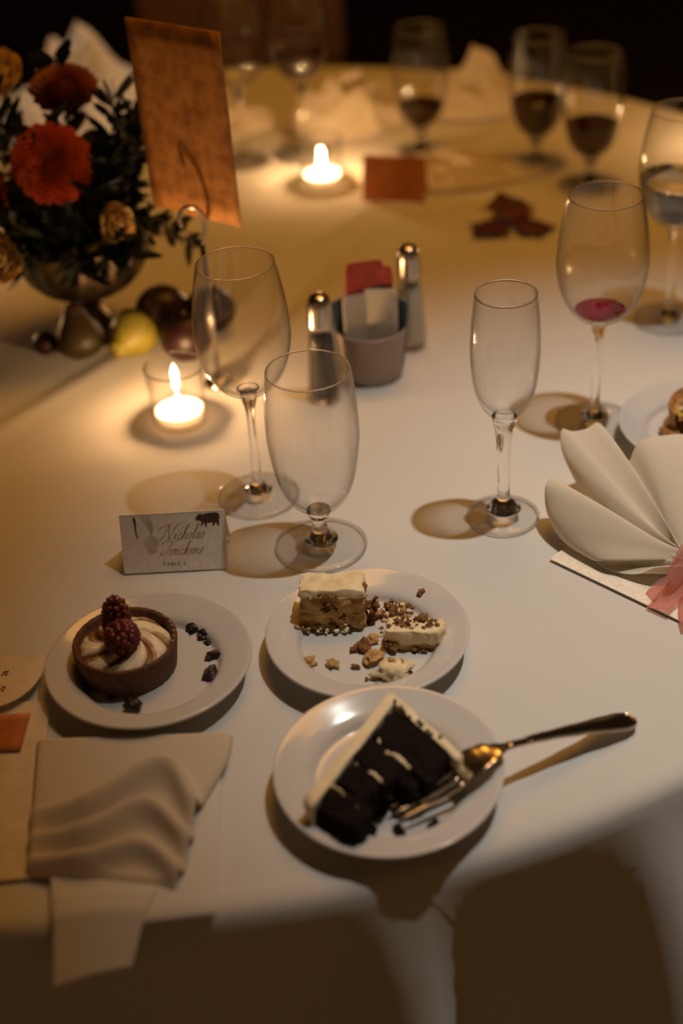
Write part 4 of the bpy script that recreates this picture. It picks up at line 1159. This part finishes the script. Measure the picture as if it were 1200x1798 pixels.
ribbon([(0.0, 0, 0.024), (0.014, 0.004, 0.036), (0.026, 0.004, 0.032), (0.020, -0.004, 0.020), (0.004, -0.004, 0.018)], 0.020, (-0.2, 0.7, 0.6), bw, 'bow_loop')
ribbon([(0.0, -0.004, 0.020), (-0.014, -0.016, 0.012), (-0.026, -0.026, 0.006), (-0.034, -0.034, 0.004)], 0.020, (0.7, -0.6, 0.2), bw, 'ribbon_tail')
ribbon([(0.002, -0.006, 0.020), (-0.006, -0.022, 0.010), (-0.012, -0.040, 0.006), (-0.014, -0.058, 0.004)], 0.018, (0.9, 0.0, 0.3), bw, 'ribbon_tail')
ribbon([(0.0, -0.004, 0.018), (-0.018, -0.008, 0.010), (-0.030, -0.012, 0.005), (-0.036, -0.018, 0.0035)], 0.014, (0.3, -0.9, 0.1), bw, 'ribbon_tail')

# ------------------------------------------------------------------ bitten golden tart, far right
gt = thing('golden_tart', 'bitten golden tart with cream on the plate at the right edge', 'tart', (0.327, 1.056, PZ), 0.0)
gp = [(0, 0), (0.0335, 0), (0.0348, 0.001), (0.0375, 0.022), (0.0365, 0.0255), (0.0345, 0.0245), (0.0328, 0.0175), (0, 0.0165)]
obj('crust', lathe(gp, 90, flute, radians(-95), radians(200)), 'gold_crust', gt)
obj('curd', lathe([(0.0, 0.002), (0.0310, 0.002), (0.0322, 0.010), (0.0320, 0.0185), (0.0, 0.0195)], 60, None, radians(-85), radians(192)), 'curd', gt)
gv, gf, gtv = swirl(0.0300, 0.0185, 1.7, 0.012, 5, radians(-70), radians(180))
go = obj('cream_swirl', (gv, gf), 'toast', gt); put_toast(go, gtv)
shard('broken crust corner left of the bitten golden tart', 0.2900, 1.0500, 0.0075, 91, PZ, 'gold_crust', None, 'crust_piece', 'crust', 0.55)

# ------------------------------------------------------------------ folded napkin, front left
def ridge(d, w):
    return math.exp(-(d / w) ** 2) if d < 0 else math.exp(-(d / (w * 0.45)) ** 2)
def napkin_top(u, v):
    # u left to right, v far edge to near edge
    tl, tr, br, bl = Vector((-0.216, 0.7165)), Vector((-0.0835, 0.7065)), Vector((-0.1160, 0.5790)), Vector((-0.2060, 0.6010))
    p = tl.lerp(tr, u).lerp(bl.lerp(br, u), v)
    bump = 0.30 * math.exp(-((u - 0.72) / 0.26) ** 2)
    z = 0.0065
    for k, (v0, h, w) in enumerate(((0.60, 0.017, 0.085), (0.78, 0.016, 0.070), (0.93, 0.013, 0.055))):
        vc = v0 - bump * (1.15 - 0.32 * k) + 0.05 * u
        amp = h * min(1, u * 2.2 + 0.25) * (0.75 + 0.35 * sin(2.6 * u + 0.3))
        z += amp * ridge(vc - v, w)
    vcol = 0.95 - bump
    z += 0.004 * u * (1 - v)
    if v > 0.96: z -= (v - 0.96) / 0.04 * 0.005
    if u < 0.02: z -= (0.02 - u) / 0.02 * 0.003
    if u > 0.98: z -= (u - 0.98) / 0.02 * 0.004
    sway = 0.0025 * sin(v * 9) * u
    return (p.x + sway, p.y, T + z)
nk = thing('folded_napkin', 'cream folded napkin with wavy folds at the front left', 'napkin', (-0.15, 0.65, T))
def under(poly_uv, zoff):
    return
def rel(fn): return lambda u, v: Vector(fn(u, v)) - Vector((-0.15, 0.65, T))
solidify(obj('top_fold', grid(60, 80, rel(napkin_top)), 'napkin', nk), 0.0012, 1.0)
def napkin_low(u, v):
    tl, tr, br, bl = Vector((-0.205, 0.690)), Vector((-0.090, 0.690)), Vector((-0.089, 0.5625)), Vector((-0.186, 0.5560))
    p = tl.lerp(tr, u).lerp(bl.lerp(br, u), v)
    d = math.hypot(p.x - TC[0], p.y - TC[1])
    z = 0.0035
    if d > TR: z -= (d - TR) * 0.6
    return (p.x, p.y, T + max(z, -0.02))
solidify(obj('under_fold', grid(40, 50, rel(napkin_low)), 'white_napkin', nk), 0.0016, 1.0)
def napkin_corner(u, v):
    # loose lower corner that drops over the table edge
    a, b_, c, d_ = Vector((-0.186, 0.580)), Vector((-0.125, 0.580)), Vector((-0.140, 0.5400)), Vector((-0.186, 0.5330))
    p = a.lerp(b_, u).lerp(d_.lerp(c, u), v)
    d = math.hypot(p.x - TC[0], p.y - TC[1])
    z = 0.0060
    if d > TR: z -= (d - TR) * 0.8
    return (p.x, p.y, T + z + 0.002 * sin(u * 3))
solidify(obj('hanging_corner', grid(24, 24, rel(napkin_corner)), 'white_napkin', nk), 0.0012, 1.0)

lc = obj('menu_card', prism([(-0.330, 0.7750), (-0.2140, 0.7600), (-0.2060, 0.6000), (-0.330, 0.5950)], 0.0008, 0.0016), 'vellum', smooth=False)
lc.location = (0, 0, T)
tag(lc, 'flat cream card lying under the folded napkin at the left edge', 'card')
def round_card():
    pts = [(-0.330, 0.806), (-0.222, 0.806)]
    for k in range(13):
        a = -0.05 - k / 12 * 1.45
        pts.append((-0.258 + 0.036 * cos(a), 0.790 + 0.040 * sin(a) ))
    pts += [(-0.330, 0.748)]
    return pts
vc = thing('name_tag_card', 'cream card with rounded corner and script, cut off at the left edge', 'card', (-0.28, 0.78, T))
pl = obj('card', move(prism(round_card(), 0.0075, 0.0083), (0.28, -0.78, 0)), 'vellum', vc, smooth=False)
obj('support_tab', move(box(-0.300, -0.262, 0.775, 0.795, 0.0, 0.0075), (0.28, -0.78, 0)), 'vellum', vc, smooth=False)
obj('script_lettering', join(move(script('n', 0.013, 0.028, 0.0, 0.0005), (0, 0.004, 0.0084)), move(script('our', 0.013, 0.020, 0.0, 0.0005), (0, -0.013, 0.0084))), 'ink', pl, smooth=False)
ol = obj('orange_slip', nbox((-0.026, -0.018, 0), (0.052, 0, 0), (0, 0.036, 0), (0, 0, 0.0015), 5, 0.0006, 3, 30, 0.0), 'kraft_plain')
ol.location = (-0.2525, 0.7300, T + 0.0026); ol.rotation_euler = (0, 0, -0.05)
tag(ol, 'small orange paper slip at the left edge below the script card', 'paper')
